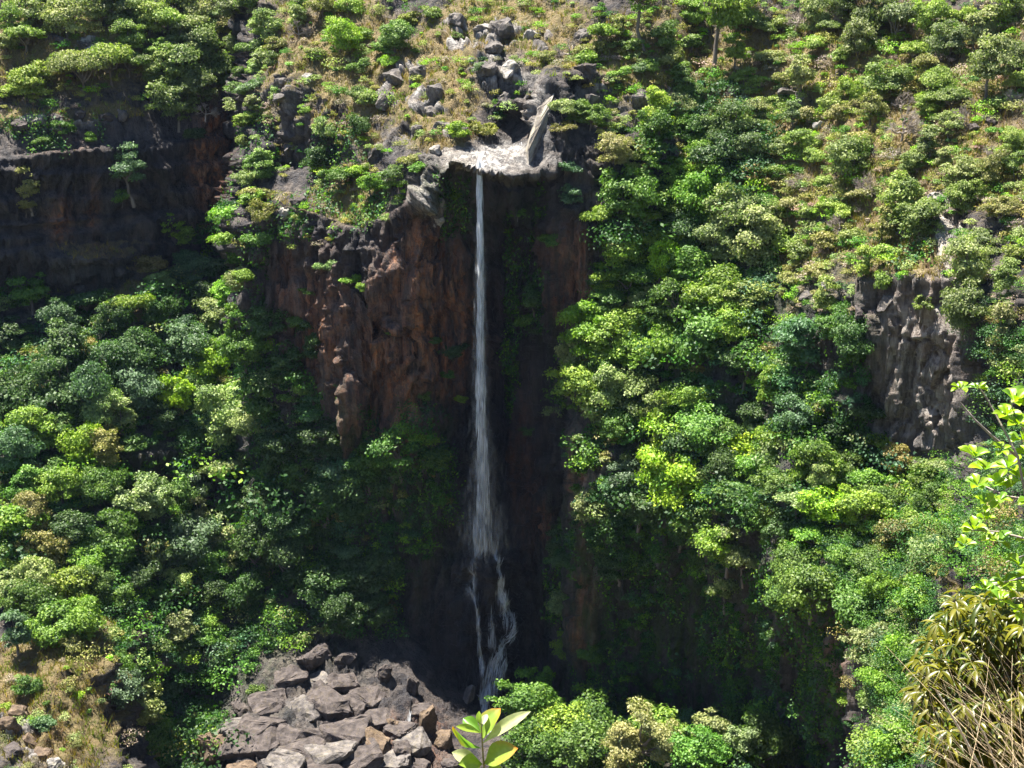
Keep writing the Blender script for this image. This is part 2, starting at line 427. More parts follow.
WET_SHADE = [(520,300,50,130,.9),(505,470,60,130,1.0),(490,640,60,90,.9),(360,560,70,60,.5),(235,180,14,80,.6)]  # wet rock around the fall, with the recess shade painted in as well
OUTCROP = [(485,35,48,24,1),(495,76,40,22,1),(405,72,20,18,.9),(392,95,22,22,.9),(432,108,30,22,.8),(445,130,24,16,.7),(430,200,20,18,1),(600,100,40,16,.7),(660,98,24,14,.7),(85,45,18,10,.9),(60,120,70,10,.7),(795,98,16,14,.8),(840,295,20,16,.7),(300,100,26,40,.6),(945,225,14,34,.7),(540,38,20,14,.7),(452,25,14,14,.7),(25,735,34,40,.9)]
FLOOR = [(300,725,110,70,1),(400,740,70,40,1),(330,665,40,30,1)]
RUST = [(925,360,50,90,.3),(432,310,45,85,1.0),(415,270,22,50,.9),(455,290,18,40,.9),(385,400,40,90,.8),(385,420,22,60,.75),(325,330,30,70,.65),
        (582,300,20,34,1.0),(572,255,22,28,.5),(530,470,18,80,.55),(552,520,8,26,.8),(60,220,14,22,.6),(92,205,8,26,.6),(208,165,18,55,1.0),
        (228,190,12,40,.6),(586,480,10,50,.7),(586,615,10,40,.9),(515,250,10,30,.5),(290,290,14,40,.45),(660,95,20,14,.5),(850,660,14,40,.5),
        (60,145,30,10,.2),(385,735,24,20,.3),(425,740,24,30,.3),(930,330,22,40,.35),(1010,560,20,40,.7)]
PALE = [(498,158,50,17,1.0),(470,160,34,12,1.0),(455,152,18,10,.8),(540,115,9,45,.5),(430,195,12,18,.9),(482,45,40,16,.45),(500,75,34,18,.5),
        (410,70,14,14,.4),(395,90,14,18,.45),(440,110,30,20,.3),(600,105,40,22,.22),(925,370,55,110,.75),(945,225,12,40,.8),(840,660,30,60,.25),
        (300,100,30,50,.18),(945,280,16,40,.45),(590,490,6,40,.5),(300,730,90,60,.04),(660,540,10,40,.3),(75,270,16,16,.4),(30,735,26,40,.5),(390,140,40,12,.3)]
GRASS = [(60,40,140,70,.75),(200,60,60,60,.5),(40,118,60,12,.9),(110,112,40,9,.9),(290,60,40,90,.55),(350,70,60,80,.9),(430,80,60,60,1.0),(500,20,70,40,.9),
         (440,130,40,24,1.0),(560,40,50,40,.9),(640,60,60,60,.7),(330,115,30,30,.8),(330,150,30,20,.5),(350,190,50,40,.6),(300,215,30,25,.5),(850,130,200,160,.75),
         (800,230,70,60,.9),(900,250,60,40,.9),(990,180,50,60,.6),(60,700,75,80,1.0),(100,640,30,26,1.0),(110,250,70,16,.55),(60,285,40,20,.6),(140,290,34,50,.8),
         (740,80,120,90,.7),(960,90,120,120,.6),(10,490,40,30,.5),(280,160,30,20,.4),(900,560,80,120,.5),(980,650,120,120,.6)]
MOSS = [(400,520,60,90,.9),(330,520,70,120,1),(520,330,14,120,.7),(548,320,20,40,.8),(520,210,30,26,.6),(445,190,30,30,.5),(600,600,60,140,.8),
        (680,620,100,140,1),(440,450,12,90,.8),(470,230,30,40,.3),(760,560,60,120,.6),(200,600,90,120,.8),(80,440,140,140,.8),(720,350,140,200,.8),(415,430,16,60,.5)]

def finish_sheet(S, seed):
    S.build_points()
    n = S.blur(S.normals(), 6)
    n /= np.linalg.norm(n, axis=-1, keepdims=True) + 1e-9
    steep = 1 - sstep(0.30, 0.66, n[..., 2])                    # 1 on cliffs, 0 on slopes
    P = S.P
    warp = fbm(P * 0.05, 3, seed + 40)[..., None] * 5.0
    Pw = P + warp
    pil = fbm(Pw * np.array([.16, .16, .035]), 5, seed)          # vertical pillars
    val, edge = cells(Pw * np.array([.30, .30, .085]), seed + 3)   # joints and blocks
    val2, edge2 = cells(Pw * np.array([.75, .75, .26]), seed + 4)
    zz = P[..., 2] + 2.0 * fbm(P * 0.06, 3, seed + 9) + P[..., 0] * 0.05
    st = zz / {'left_hillside': 5.5, 'waterfall_cliff': 3.4, 'right_hillside': 3.4}[S.name]; st = st - np.floor(st)
    strata = np.where(st < .8, st / .8, (1 - st) / .2) - .5
    rough = fbm(P * 0.55, 4, seed + 6)
    rid = 1 - 2 * np.abs(fbm(Pw * np.array([.30, .30, .045]), 4, seed + 30))
    rid2 = 1 - 2 * np.abs(fbm(Pw * np.array([.8, .8, .13]), 3, seed + 31))
    kst = {'left_hillside': 2.0, 'waterfall_cliff': .25, 'right_hillside': .12}[S.name]
    kp = 1.3 if S.name == 'right_hillside' else 2.5
    cliff_d = kp * pil + (2.0 if S is S_CENTRE else 1.3) * rid + (1.2 if S is S_CENTRE else .7) * rid2 + 2.3 * (val - .5) + .9 * (val2 - .5) + .4 * rough - 0.7 * (edge < .06) + kst * strata
    slope_d = 2.4 * fbm(P * .07, 4, seed + 5) + .7 * fbm(P * .3, 3, seed + 7)
    d = steep * cliff_d + (1 - steep) * slope_d
    d = d + .8 * np.clip(fbm(P * 0.12, 3, seed + 12) * 2.2, 0, 1) * (1 - steep) * (val - .3) * 2.2
    outc = blob(S.UU, S.VV, OUTCROP)
    va, ea = cells(Pw * np.array([.42, .42, .5]), seed + 61); vb_, eb = cells(Pw * .95, seed + 62)
    crag = outc * (2.6 * (va - .35) + 1.0 * (vb_ - .4) - .5 * (ea < .08))
    d = d + crag
    fl = blob(S.UU, S.VV, FLOOR)
    vf, ef = cells(P * np.array([.17, .17, .14]) + 1.2 * fbm(P * .07, 2, 5)[..., None], seed + 71); vg, eg = cells(P * np.array([.5, .5, .4]), seed + 72)
    d = d * (1 - .55 * fl) + fl * (2.4 * (vf - .5) + .8 * (vg - .5) + .2 * rough - 1.0 * (ef < .07) - .4 * (eg < .07))
    if S is S_CENTRE:   # keep the smooth pool ledge and the place where the water runs calm
        led = blob(S.UU, S.VV, [(495, 156, 52, 20, 1.0), (480, 330, 9, 190, .6)])
        d = d * (1 - .8 * led)
        q1, e1 = cells(P * np.array([.45, .7, .5]) + .4 * P[..., :1] * np.array([0, .5, 0]), 191); q2, e2 = cells(P * np.array([1.2, 1.6, 1.0]), 192)
        d += led * (.5 * (q1 - .5) + .10 * (q2 - .5) - .32 * (e1 < .09))
        d -= .6 * np.clip(1 - np.abs((S.UU - 480) / 5.0), 0, 1) * (np.abs(S.VV - 158) < 12)
    S.P = P + n * d[..., None]
    n2 = S.normals()
    S.nrm = n2
    flat = sstep(0.22, 0.5, S.blur(n2, 2)[..., 2])
    nz = fbm(S.P * .13, 4, seed + 21)
    nz2 = fbm(S.P * np.array([.35, .35, .06]), 4, seed + 22)
    g = np.clip(blob(S.UU, S.VV, GRASS) * 1.15 + .35 * nz, 0, 1) * (.12 + .88 * flat)
    pale = np.clip(blob(S.UU, S.VV, PALE) + .12 * nz, 0, 1)
    pale = np.maximum(pale, .75 * sstep(.15, .7, outc * (va + .25 * nz)))
    g *= (1 - sstep(.4, .6, pale)) * (1 - sstep(.3, .6, fl))
    wet_shade = np.clip(blob(S.UU, S.VV, WET_SHADE) * (1 + .5 * nz2), 0, 1)
    rust = np.clip(blob(S.UU, S.VV, RUST) * (1 + .8 * nz2) , 0, 1)
    moss = np.clip(blob(S.UU, S.VV, MOSS) * (1 + .6 * nz), 0, 1)
    S.grass_mask, S.pale_mask = g, pale
    nv, nu = S.UU.shape
    idx = np.arange(nv * nu).reshape(nv, nu)
    faces = np.stack([idx[:-1, :-1], idx[1:, :-1], idx[1:, 1:], idx[:-1, 1:]], -1).reshape(-1, 4)
    zone = np.stack([g, rust, pale, wet_shade], -1).reshape(-1, 4)
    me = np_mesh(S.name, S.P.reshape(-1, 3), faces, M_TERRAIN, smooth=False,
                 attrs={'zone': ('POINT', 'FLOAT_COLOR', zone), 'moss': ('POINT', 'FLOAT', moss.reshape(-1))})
    o = link(S.name, me)
    tag(o, kind='structure')
    return o

for i, S in enumerate(SHEETS):
    finish_sheet(S, 100 + 50 * i)

def ground(u, v):
    """front-most ground point, its normal, and masks at photo pixels"""
    u = np.atleast_1d(np.asarray(u, float)); v = np.atleast_1d(np.asarray(v, float))
    best = np.full(u.shape, 1e9); P = np.zeros(u.shape + (3,)); Nn = np.zeros(u.shape + (3,)); G = np.zeros(u.shape); which = np.zeros(u.shape, int)
    for k, S in enumerate(SHEETS):
        p = S.sample(S.P, u, v); nn = S.sample(S.nrm, u, v); g = S.sample(S.grass_mask, u, v)
        m = S.covers(u, v) & (p[..., 1] < best)
        best = np.where(m, p[..., 1], best)
        P[m] = p[m]; Nn[m] = nn[m]; G[m] = g[m]; which[m] = k
    Nn /= np.linalg.norm(Nn, axis=-1, keepdims=True) + 1e-9
    return P, Nn, G, which

# valley floor far below and the viewer's own ledge
def grid_sheet(name, xs, ys, zf, mat, grass=0.8):
    X, Yg = np.meshgrid(xs, ys); Z = zf(X, Yg)
    P = np.stack([X, Yg, Z], -1)
    nv, nu = X.shape
    idx = np.arange(nv * nu).reshape(nv, nu)
    faces = np.stack([idx[:-1, :-1], idx[:-1, 1:], idx[1:, 1:], idx[1:, :-1]], -1).reshape(-1, 4)
    zone = np.zeros((nv * nu, 4)); zone[:, 0] = grass
    me = np_mesh(name, P.reshape(-1, 3), faces, mat, attrs={'zone': ('POINT', 'FLOAT_COLOR', zone), 'moss': ('POINT', 'FLOAT', np.zeros(nv * nu))})
    return tag(link(name, me), kind='structure')

def floor_z(X, Y):
    p = np.stack([X, Y, 0 * X], -1)
    return -172 + 4 * fbm(p * .03, 3, 5) + .03 * np.abs(X)
grid_sheet('ground', np.linspace(-900, 900, 120), np.linspace(-600, 1200, 120), floor_z, M_TERRAIN)

def near_z(X, Y):
    p = np.stack([X, Y, 0 * X], -1)
    yy = np.maximum(Y - .6 - .06 * X, 0)
    z = -1.65 - .98 * yy - 6 * np.maximum(Y - 34, 0)
    return np.maximum(z + .25 * fbm(p * .5, 3, 8) * np.clip(yy, 0, 2), -176)
grid_sheet('near_slope', np.linspace(-60, 60, 130), np.concatenate([np.linspace(-40, 0, 12), np.linspace(.5, 34, 90), np.linspace(35, 62, 20)]), near_z, M_TERRAIN)
# ------------------------------------------------------------------ plant builders
def unit(a):
    return a / (np.linalg.norm(a, axis=-1, keepdims=True) + 1e-9)

def leaf_quads(c, n, size, rs, aspect=0.62, droop=0.0, axis=None):
    """one folded diamond per leaf spray: centre, facing, size -> verts, quads"""
    k = len(c)
    a = rs.normal(size=(k, 3)) if axis is None else axis + .35 * rs.normal(size=(k, 3))
    a = unit(a - n * np.sum(a * n, -1, keepdims=True))
    if droop: a = unit(a + np.array([0, 0, -droop]))
    b = unit(np.cross(n, a))
    s = np.asarray(size).reshape(-1, 1) * np.ones((k, 1))
    w = s * aspect
    fold = n * s * .18
    v = np.stack([c - a * s, c - b * w + fold, c + a * s, c + b * w + fold], 1).reshape(-1, 3)
    f = np.arange(4 * k).reshape(k, 4)
    return v, f

def sphere_dirs(k, rs):
    return unit(rs.normal(size=(k, 3)))

def crown_leaves(kind, rs, nleaf):
    """leaf centres/normals of a crown of radius 1 centred on the origin"""
    if kind == 'flat':   npuff, rz, rp = 26, .34, (.16, .30)
    elif kind == 'tall': npuff, rz, rp = 32, 1.25, (.20, .34)
    elif kind == 'loose': npuff, rz, rp = 24, .85, (.15, .27)
    elif kind == 'bush': npuff, rz, rp = 20, .72, (.24, .42)
    else:                npuff, rz, rp = 40, 1.02, (.19, .36)
    pts = []
    tries = 0
    while len(pts) < npuff and tries < 4000:
        tries += 1
        p = sphere_dirs(1, rs)[0] * (.25 + .68 * rs.rand() ** .55)
        if kind in ('flat', 'bush') and p[2] < -.45: continue
        p = p * np.array([1, 1, rz])
        if all(np.linalg.norm((p - q) / np.array([1, 1, max(.5, rz)])) > .17 for q in pts): pts.append(p)
    lump = np.clip(np.array([1 + .22 * rs.randn(), 1 + .22 * rs.randn(), 1]), .65, 1.4)
    pts_shift = rs.normal(0, .12, 3)
    pts = np.array(pts) * lump
    rad = np.clip((rp[0] + rp[1]) / 2 * np.exp(rs.normal(0, .32, len(pts))), .1, .5)
    share = rad ** 2; share /= share.sum()
    C, Nn, T = [], [], []
    for p, rr, sh in zip(pts, rad, share):
        k = int(nleaf * sh)
        d = sphere_dirs(k, rs)
        d[:, 2] = np.where(d[:, 2] < -.25, -d[:, 2] * .6, d[:, 2]); d = unit(d)
        shell = rs.uniform(.42, 1.26, (k, 1))
        sq = np.array([1.15, 1.15, .72])
        C.append(p + d * rr * shell * sq + rs.normal(scale=.02, size=(k, 3)))
        out = unit(p + 1e-3)
        Nn.append(unit(.55 * d + .30 * out + np.array([0, 0, .35]) + .55 * rs.normal(size=(k, 3))))
        T.append(np.clip(.5 + .16 * rs.randn() + .22 * rs.randn(k), 0, 1))
    return np.concatenate(C), np.concatenate(Nn), np.concatenate(T), pts, rad

def tubes(paths):
    """paths: list of (list of points, list of radii); 5-sided tapered tubes in one mesh"""
    V, Fc = [], []
    base = 0
    for pts, rads in paths:
        pts = np.asarray(pts, float)
        t = np.gradient(pts, axis=0); t = unit(t)
        ref = np.array([.31, .95, .05])
        a = unit(np.cross(t, ref)); b = np.cross(t, a)
        ns = 5
        for p, aa, bb, rr in zip(pts, a, b, rads):
            for j in range(ns):
                an = 2 * math.pi * j / ns
                V.append(p + rr * (math.cos(an) * aa + math.sin(an) * bb))
        for i in range(len(pts) - 1):
            for j in range(ns):
                j2 = (j + 1) % ns
                Fc.append((base + i * ns + j, base + i * ns + j2, base + (i + 1) * ns + j2, base + (i + 1) * ns + j))
        base += len(pts) * ns
    return np.array(V), np.array(Fc)

def bend(p, q, rs, n=5, wob=.06):
    p, q = np.asarray(p, float), np.asarray(q, float)
    t = np.linspace(0, 1, n)[:, None]
    off = rs.normal(scale=wob, size=(n, 3)) * np.linalg.norm(q - p); off[0] = off[-1] = 0
    return p + (q - p) * t + off

def trunk_mesh(name, pts, hc, rs, thick=.085, low=-.5):
    """trunk from the root (0,0,low) into the crown centred at z=hc with limbs to the puffs"""
    fork = np.array([.1 * rs.randn(), .1 * rs.randn(), max(hc - .55, .15)])
    paths = [(bend((0, 0, low), fork, rs, 6, .035), np.linspace(thick * 1.25, thick * .8, 6))]
    sel = rs.permutation(len(pts))[:11]
    for i in sel:
        tip = pts[i] + np.array([0, 0, hc])
        paths.append((bend(fork, tip, rs, 5, .06), np.linspace(thick * .55, thick * .12, 5)))
    v, f = tubes(paths)
    return np_mesh(name, v, f, M_BARK, smooth=True)

def bare_paths(rs, hc):
    paths = []
    def grow(p, d, length, rad, depth):
        q = p + d * length
        n = 4
        paths.append((bend(p, q, rs, n, .07), np.linspace(rad, rad * .6, n)))
        if depth == 0: return
        for _ in range(rs.randint(3, 5)):
            nd = unit(d + .62 * rs.normal(size=3) + np.array([0, 0, .16]))
            grow(q + (p - q) * rs.uniform(0, .35), nd, length * rs.uniform(.55, .82), rad * .58, depth - 1)
    fork = np.array([0, 0, hc - .75])
    trunk = (bend((0, 0, -.5), fork, rs, 5, .03), np.linspace(.085, .06, 5))
    for _ in range(5):
        d = unit(rs.normal(size=3) * np.array([1, 1, .5]) + np.array([0, 0, .55]))
        grow(fork, d, .52, .05, 4)
    return trunk, paths

HC = {'dome': .98, 'flat': 1.0, 'tall': 1.25, 'loose': 1.15, 'bush': .55}
VARIANTS = {}
def variant(kind, fine, idx, hc):
    """(crown mesh, trunk mesh) shared by the copies of one growth form"""
    key = (kind, fine, idx, round(hc, 2))
    if key in VARIANTS: return VARIANTS[key]
    rs = np.random.RandomState(abs(hash(key)) % 100000 if False else (len(VARIANTS) * 37 + 5))
    n, size = {0: (2800, .088), 1: (6000, .062), 2: (12000, .045)}[fine]
    if kind == 'loose': n = int(n * .6)
    if kind == 'tall': n = int(n * 1.2)
    C, Nn, T, pts, rad = crown_leaves(kind, rs, n)
    v, f = leaf_quads(C, Nn, size * rs.uniform(.65, 1.3, len(C)), rs)
    v = v + np.array([0, 0, hc])
    cm = np_mesh('crown', v, f, M_LEAF, attrs={'tone': ('FACE', 'FLOAT', T)})
    tm = trunk_mesh('trunk', pts, hc, rs, thick=.05 if kind == 'bush' else .075)
    VARIANTS[key] = (cm, tm)
    return VARIANTS[key]

HUES = {'l': (.148, .275, .028), 'm': (.068, .164, .022), 'd': (.030, .090, .020), 'p': (.205, .265, .094), 'o': (.215, .210, .062),
        'y': (.205, .345, .018), 'b': (.25, .20, .16), 'c': (.068, .148, .070)}
TREES = []     # records used for labels
KIND_NAME = {'dome': 'broadleaf_tree', 'flat': 'flat_topped_tree', 'tall': 'tall_tree', 'loose': 'open_crowned_tree', 'bush': 'shrub', 'bare': 'bare_tree'}

def plant(u, v, r, hue, kind=None, hcx=None, tint=None):
    if kind is None:
        kind = 'bush' if r <= 10.5 else random.choices(['dome', 'flat', 'tall', 'loose'], [.55, .08, .19, .18])[0]
        if hue in 'po' and random.random() < .3 and r > 10.5: kind = 'loose'
    hc = hcx or HC.get(kind, 1.1)
    vr = min(v + r * hc * .92, 860)
    P, Nn, G, wh = ground(u, vr)
    P = P[0]
    fw = to_pixel(P)[2]
    R = r * fw / F * (1.32 if v > 190 else 1.18)
    fine = 0 if r < 12 else 1 if r < 21 else 2
    nvar = {0: 6, 1: 5, 2: 4}[fine]
    if kind in ('flat', 'tall', 'loose'): nvar = 3
    root = link(KIND_NAME[kind], None)
    q = random.uniform(.85, 1.3)
    root.matrix_world = Matrix.LocRotScale(Vector(P) + Vector((0, 0, -.1)), Quaternion((1, 0, 0), random.gauss(0, .09)) @ Quaternion((0, 1, 0), random.gauss(0, .09)) @ Quaternion((0, 0, 1), random.uniform(0, 6.28)), Vector((R * random.uniform(.85, 1.2), R * random.uniform(.85, 1.2), R * q)))
    if kind == 'bare':
        key = ('bare', random.randint(0, 2), hc)
        if key not in VARIANTS:
            rs = np.random.RandomState(len(VARIANTS) + 900)
            tr, br = bare_paths(rs, hc)
            v1, f1 = tubes([tr]); v2, f2 = tubes(br)
            VARIANTS[key] = (np_mesh('branches', v2, f2, M_TWIG, True), np_mesh('trunk', v1, f1, M_TWIG, True))
        cm, tm = VARIANTS[key]
        link('branches', cm, root); link('trunk', tm, root)
    else:
        cm, tm = variant(kind, fine, random.randrange(nvar), hc)
        c = link('crown' if kind != 'bush' else 'foliage', cm, root)
        t = link('trunk' if kind != 'bush' else 'stem', tm, root)
        base = np.array(HUES[hue]) * math.exp(random.gauss(0, .14)) * np.exp(RS.normal(0, .07, 3))
        dry = .48 if (u > 740 and v < 320) else .45 if (v < 130 and u < 250) else .3 if v < 130 else .12   # dry-season foliage on the thin upper soils
        base = base * (1 - dry) + np.array((.265, .275, .115)) * dry
        c.color = (*[float(x) for x in base], 1)
    TREES.append(dict(o=root, u=u, v=v, r=r, hue=hue, kind=kind, P=P))
    return root

SURVEY = """
370,312,6,m,bush;397,330,7,m,bush;452,347,9,d,bush;425,338,5,m,bush;546,300,12,d,bush;536,322,9,m,bush;552,330,10,d,bush;372,286,5,l,bush;310,292,7,m,bush;335,268,7,p,bush;352,282,6,l,bush;420,395,6,m,bush;440,372,5,m,bush;560,240,8,m,bush;530,215,8,d,bush;515,205,6,m,bush;445,215,6,m,bush;458,195,5,l,bush;565,470,7,d,bush;540,430,6,d,bush;300,320,8,m,bush;455,400,5,l,bush;575,350,6,m,bush
830,18,11,b,bare;760,8,10,b,bare;735,95,10,b,bare;870,185,12,b,bare;965,120,12,b,bare;1012,100,11,b,bare;900,100,10,b,bare;800,180,10,b,bare;840,225,10,b,bare;300,30,10,b,bare;420,5,9,b,bare;200,110,9,b,bare;60,20,10,b,bare
256,70,9,p;252,90,9,m;249,105,10,p;256,125,10,l;248,145,9,p;255,160,8,m;247,180,10,p;252,200,10,l;244,225,10,p;250,250,10,m;243,265,9,l;249,285,11,p;244,305,10,l;252,325,11,m;246,345,12,p;258,50,9,m;262,25,9,p;255,5,10,m;264,215,8,o;262,240,9,m;260,280,9,l
30,12,14,p;12,22,12,l;50,10,13,p;70,22,16,p;25,40,18,l;8,50,10,p;100,10,12,m;120,8,14,d;132,12,14,m;150,20,16,l;185,5,14,l;208,15,14,p;170,24,18,l;195,28,14,p;215,25,16,m;225,38,13,o;245,12,12,d;240,30,12,o
133,44,14,l;35,78,18,y,dome;6,90,10,l;68,60,11,m,bush;85,75,22,p,flat;112,68,18,l,flat;130,64,14,l;148,70,12,m;160,55,14,l;185,45,16,d;200,50,16,m;180,75,18,m;212,75,16,m;190,60,12,p;225,78,13,m;178,105,17,m;200,95,12,d;235,72,10,c;248,45,12,d;250,75,9,d
128,168,22,c,loose;62,130,8,m;90,138,6,l;40,140,7,m;30,192,12,o,loose;195,135,8,d;97,60,13,b,bare;52,72,10,o
262,110,11,p;268,30,14,p;263,60,10,p;298,22,11,p;275,65,8,m;340,45,13,y;358,32,9,l;395,38,14,m;385,50,9,m;360,68,8,m;390,65,7,y;357,97,9,m;368,105,9,p;312,112,6,l;330,132,10,p;360,130,10,d;262,168,12,p;258,90,10,c;318,165,11,d;330,172,8,l;340,180,12,m;360,172,8,y;372,185,12,l;400,178,12,m;425,172,7,m;415,165,9,o;480,75,6,c;457,35,5,m;455,135,9,l;486,130,8,o;300,8,12,l;325,12,10,o;350,12,9,l;280,48,9,o;320,60,9,o;410,20,9,o;430,12,9,l;395,10,8,b,bare
645,12,18,m,loose,2.6;600,40,14,l;618,28,11,o;590,50,10,o;570,42,13,b,bare;630,45,10,m;665,40,12,m;690,15,12,l;716,24,26,l,dome,2.0;745,10,16,l;760,25,10,p;690,45,10,m;735,60,12,l;680,85,12,m;692,100,12,m;655,120,16,y;650,142,16,m;690,140,16,m;680,110,12,p;725,128,22,d;737,115,12,y;720,165,18,d;750,155,14,c;695,165,14,l;575,115,12,m;590,118,12,m;560,112,9,p;610,155,16,p;630,165,12,p;565,170,9,c;640,185,14,m;670,185,14,l;700,182,14,l;620,75,7,l;640,72,7,c;745,85,12,l;755,110,12,p;622,130,7,d;570,200,10,c;560,130,8,o;585,62,9,l;545,60,8,o;668,62,10,o;652,70,9,l
793,12,14,b,bare,1.8;815,20,14,p;780,22,10,l;840,10,14,d;870,15,20,d;858,50,16,d;895,30,20,c,flat;930,30,14,l;915,55,14,y;950,45,16,c;985,25,18,p;1005,15,14,l;958,18,9,y;975,38,14,p;1015,58,12,d;885,80,20,m;925,75,12,o;935,88,15,l;980,80,18,p,dome,1.9;1000,105,10,l;1018,85,9,l;855,95,10,y;845,60,9,l;800,85,14,p;785,80,9,o;905,130,17,b,bare;950,130,14,p;930,150,15,d;912,168,12,m;930,112,12,l;955,110,12,m;800,145,14,l;795,120,12,c;830,105,10,l;850,170,16,m;825,185,10,l;840,120,10,o;870,115,12,o;985,150,14,b,bare;1010,140,12,l;965,178,15,p;995,175,14,o;1015,165,12,m;900,185,9,o;775,175,10,l;815,160,10,l;945,165,12,p;770,60,10,p;775,100,9,l;820,50,10,l;830,30,12,m;810,120,9,o;860,145,10,o;760,130,10,p;780,150,10,m
25,205,9,o;120,197,7,m;172,225,10,l,loose;178,242,13,l,loose;185,262,12,c;195,275,12,c;165,285,14,p;145,268,10,o;35,300,16,m;88,305,14,d;60,330,15,c;70,360,20,d;60,385,22,d;135,312,13,l,flat;115,325,12,d;165,325,12,d;130,360,22,d;185,350,16,c;190,338,12,c;220,355,17,l;205,375,16,y;245,375,10,o;215,315,13,p;205,300,12,d;235,270,10,l;240,240,10,l;245,215,10,l;245,300,12,l;240,330,12,p;90,350,9,o;215,290,14,d;10,340,12,d;255,255,9,o;258,195,9,o
15,400,20,d;55,408,20,d;90,400,16,c,tall;108,420,14,p;125,420,16,p;140,395,16,c;178,405,16,y;160,395,12,m;200,395,12,m;230,395,14,o;245,425,24,p,dome;215,430,18,p;35,435,16,l;15,460,14,c;60,440,12,m;85,455,14,y;105,445,14,o;130,445,10,m;225,480,15,p,flat;130,485,9,m;30,500,16,m;60,500,14,l;100,495,14,m;130,510,18,p;150,505,16,p;120,540,18,m;185,500,12,m;200,500,14,c;165,495,10,c;190,540,20,c;200,520,14,p;215,545,12,m;232,555,14,p;15,530,18,l;40,522,12,o;40,555,14,o;10,560,12,l;85,560,14,l;110,555,16,m;70,535,16,d;150,560,14,d;235,515,10,m;55,470,10,m;160,420,12,d;190,440,10,m
262,425,14,p;275,400,18,m;300,390,16,m;320,410,18,c;340,395,12,m;290,440,18,d;330,440,16,d;280,470,14,d;310,475,16,m;345,470,16,c;375,465,14,m;405,450,16,m;430,458,12,m;330,500,16,d;360,500,16,d;395,490,16,d;300,520,16,d;280,545,14,c;325,540,14,d;350,550,12,c;300,565,16,d;330,590,18,d;360,590,16,d;385,570,14,d;345,620,14,d;375,615,12,d;275,322,16,d;310,345,12,d;290,360,14,d;260,345,12,m;255,460,14,d;265,510,14,d;255,560,16,d;250,600,14,d
620,205,18,m;600,220,12,l;635,225,10,p;655,210,16,l;675,200,12,l;705,205,20,l;730,225,24,p;715,248,14,p;752,242,18,p;760,215,12,m;680,235,14,d;620,255,14,l;645,250,16,l;670,255,14,l;606,275,12,y;625,280,16,m;660,275,14,y;690,275,16,m;645,303,9,p,dome;606,310,13,m;630,325,14,l;592,340,16,l;615,350,16,l;650,320,14,m;680,310,18,m;720,300,20,l;750,300,16,l;710,340,20,m;740,330,16,l;665,350,18,l;640,360,14,l;578,365,14,p;600,375,12,m;690,360,14,m;745,360,16,d
815,218,10,l;835,210,8,l;795,210,9,o;900,205,16,l;880,230,14,o;920,225,18,m;800,255,10,m;785,240,10,l;868,275,12,l;885,285,9,l;835,310,14,l;850,322,9,p;808,345,20,c;790,335,12,m;845,330,14,m;860,345,16,d;965,205,12,l;1000,210,12,o;975,240,16,d;980,275,16,p;1005,280,16,m;1015,255,10,l;985,310,18,d;1005,348,20,p;1018,372,16,p;930,305,8,m,loose;830,245,9,o;850,240,9,l;820,275,9,o;790,280,10,o;775,215,9,o;890,260,10,l;845,215,9,y;860,195,10,o
582,395,18,l;604,405,16,p;640,405,18,p;620,400,12,d;665,425,14,l;695,400,12,l;700,430,18,m;680,450,16,d;672,482,28,y;660,460,14,y;690,490,16,y;720,440,14,m;745,455,20,y;755,480,16,l;740,500,16,m;625,475,14,c;615,430,14,m;610,485,10,c;588,508,14,p,tall;610,520,10,m;640,505,16,d;705,525,18,m;680,530,14,d;735,545,18,l;750,560,14,p;605,540,12,d;620,560,16,d;560,545,12,d;575,560,12,d;722,470,14,d;765,430,14,d
780,400,14,l;795,420,14,c;775,440,16,l;800,450,14,b,bare;815,475,16,l;825,485,14,p;840,470,12,m;800,505,16,p;830,510,16,y;860,520,16,l;870,490,14,l;785,490,14,m;895,465,12,o;925,480,14,l;940,470,12,p;950,500,12,l;930,510,14,m;915,530,16,l;950,525,12,p;900,545,16,o;930,550,18,p;970,545,14,m;800,570,14,m;840,565,14,m;870,565,14,m;880,440,10,y;870,420,12,d;830,440,16,d;770,470,14,l;785,530,16,d;765,520,14,l;810,540,14,l;880,510,12,m
567,602,10,p,tall;566,645,9,l,tall;540,694,18,l;520,719,18,m;560,727,26,l,dome;592,727,19,m;535,754,18,m;580,757,20,m;600,690,13,l;645,748,24,p;660,735,20,l;630,757,16,p;690,757,18,m;715,732,18,p;735,747,14,p;762,760,20,m;790,755,16,m;735,580,14,p;700,560,12,m;760,600,12,m;590,650,10,m,bush
790,592,14,m;825,590,16,m;860,605,18,m;820,612,14,y;880,590,12,l;920,610,18,l;890,612,12,p;872,650,16,p;876,672,14,p;876,705,16,p;892,690,14,l;882,747,20,l;912,752,18,l;892,722,16,p;905,660,14,l;930,640,14,m;790,737,20,m;840,600,12,d
175,580,13,p;160,600,10,m;180,630,15,p;120,690,15,c;138,715,18,p;170,685,12,c;150,650,10,m;205,640,10,m;210,625,8,l;60,620,16,l;35,610,16,m;90,620,16,l;20,640,16,c;75,590,16,l;100,590,14,m;15,590,16,p;120,600,14,m;40,590,14,p;140,580,14,d;30,690,9,m;72,640,9,o;45,725,9,c;150,745,12,m;250,690,8,m;230,560,12,d;205,570,14,m;215,600,13,d;160,560,14,d;185,655,10,d;120,665,9,m
"""
for item in SURVEY.replace('\n', ';').split(';'):
    if not item.strip(): continue
    a = item.split(',')
    plant(float(a[0]), float(a[1]), float(a[2]), a[3], a[4] if len(a) > 4 else None, float(a[5]) if len(a) > 5 else None)
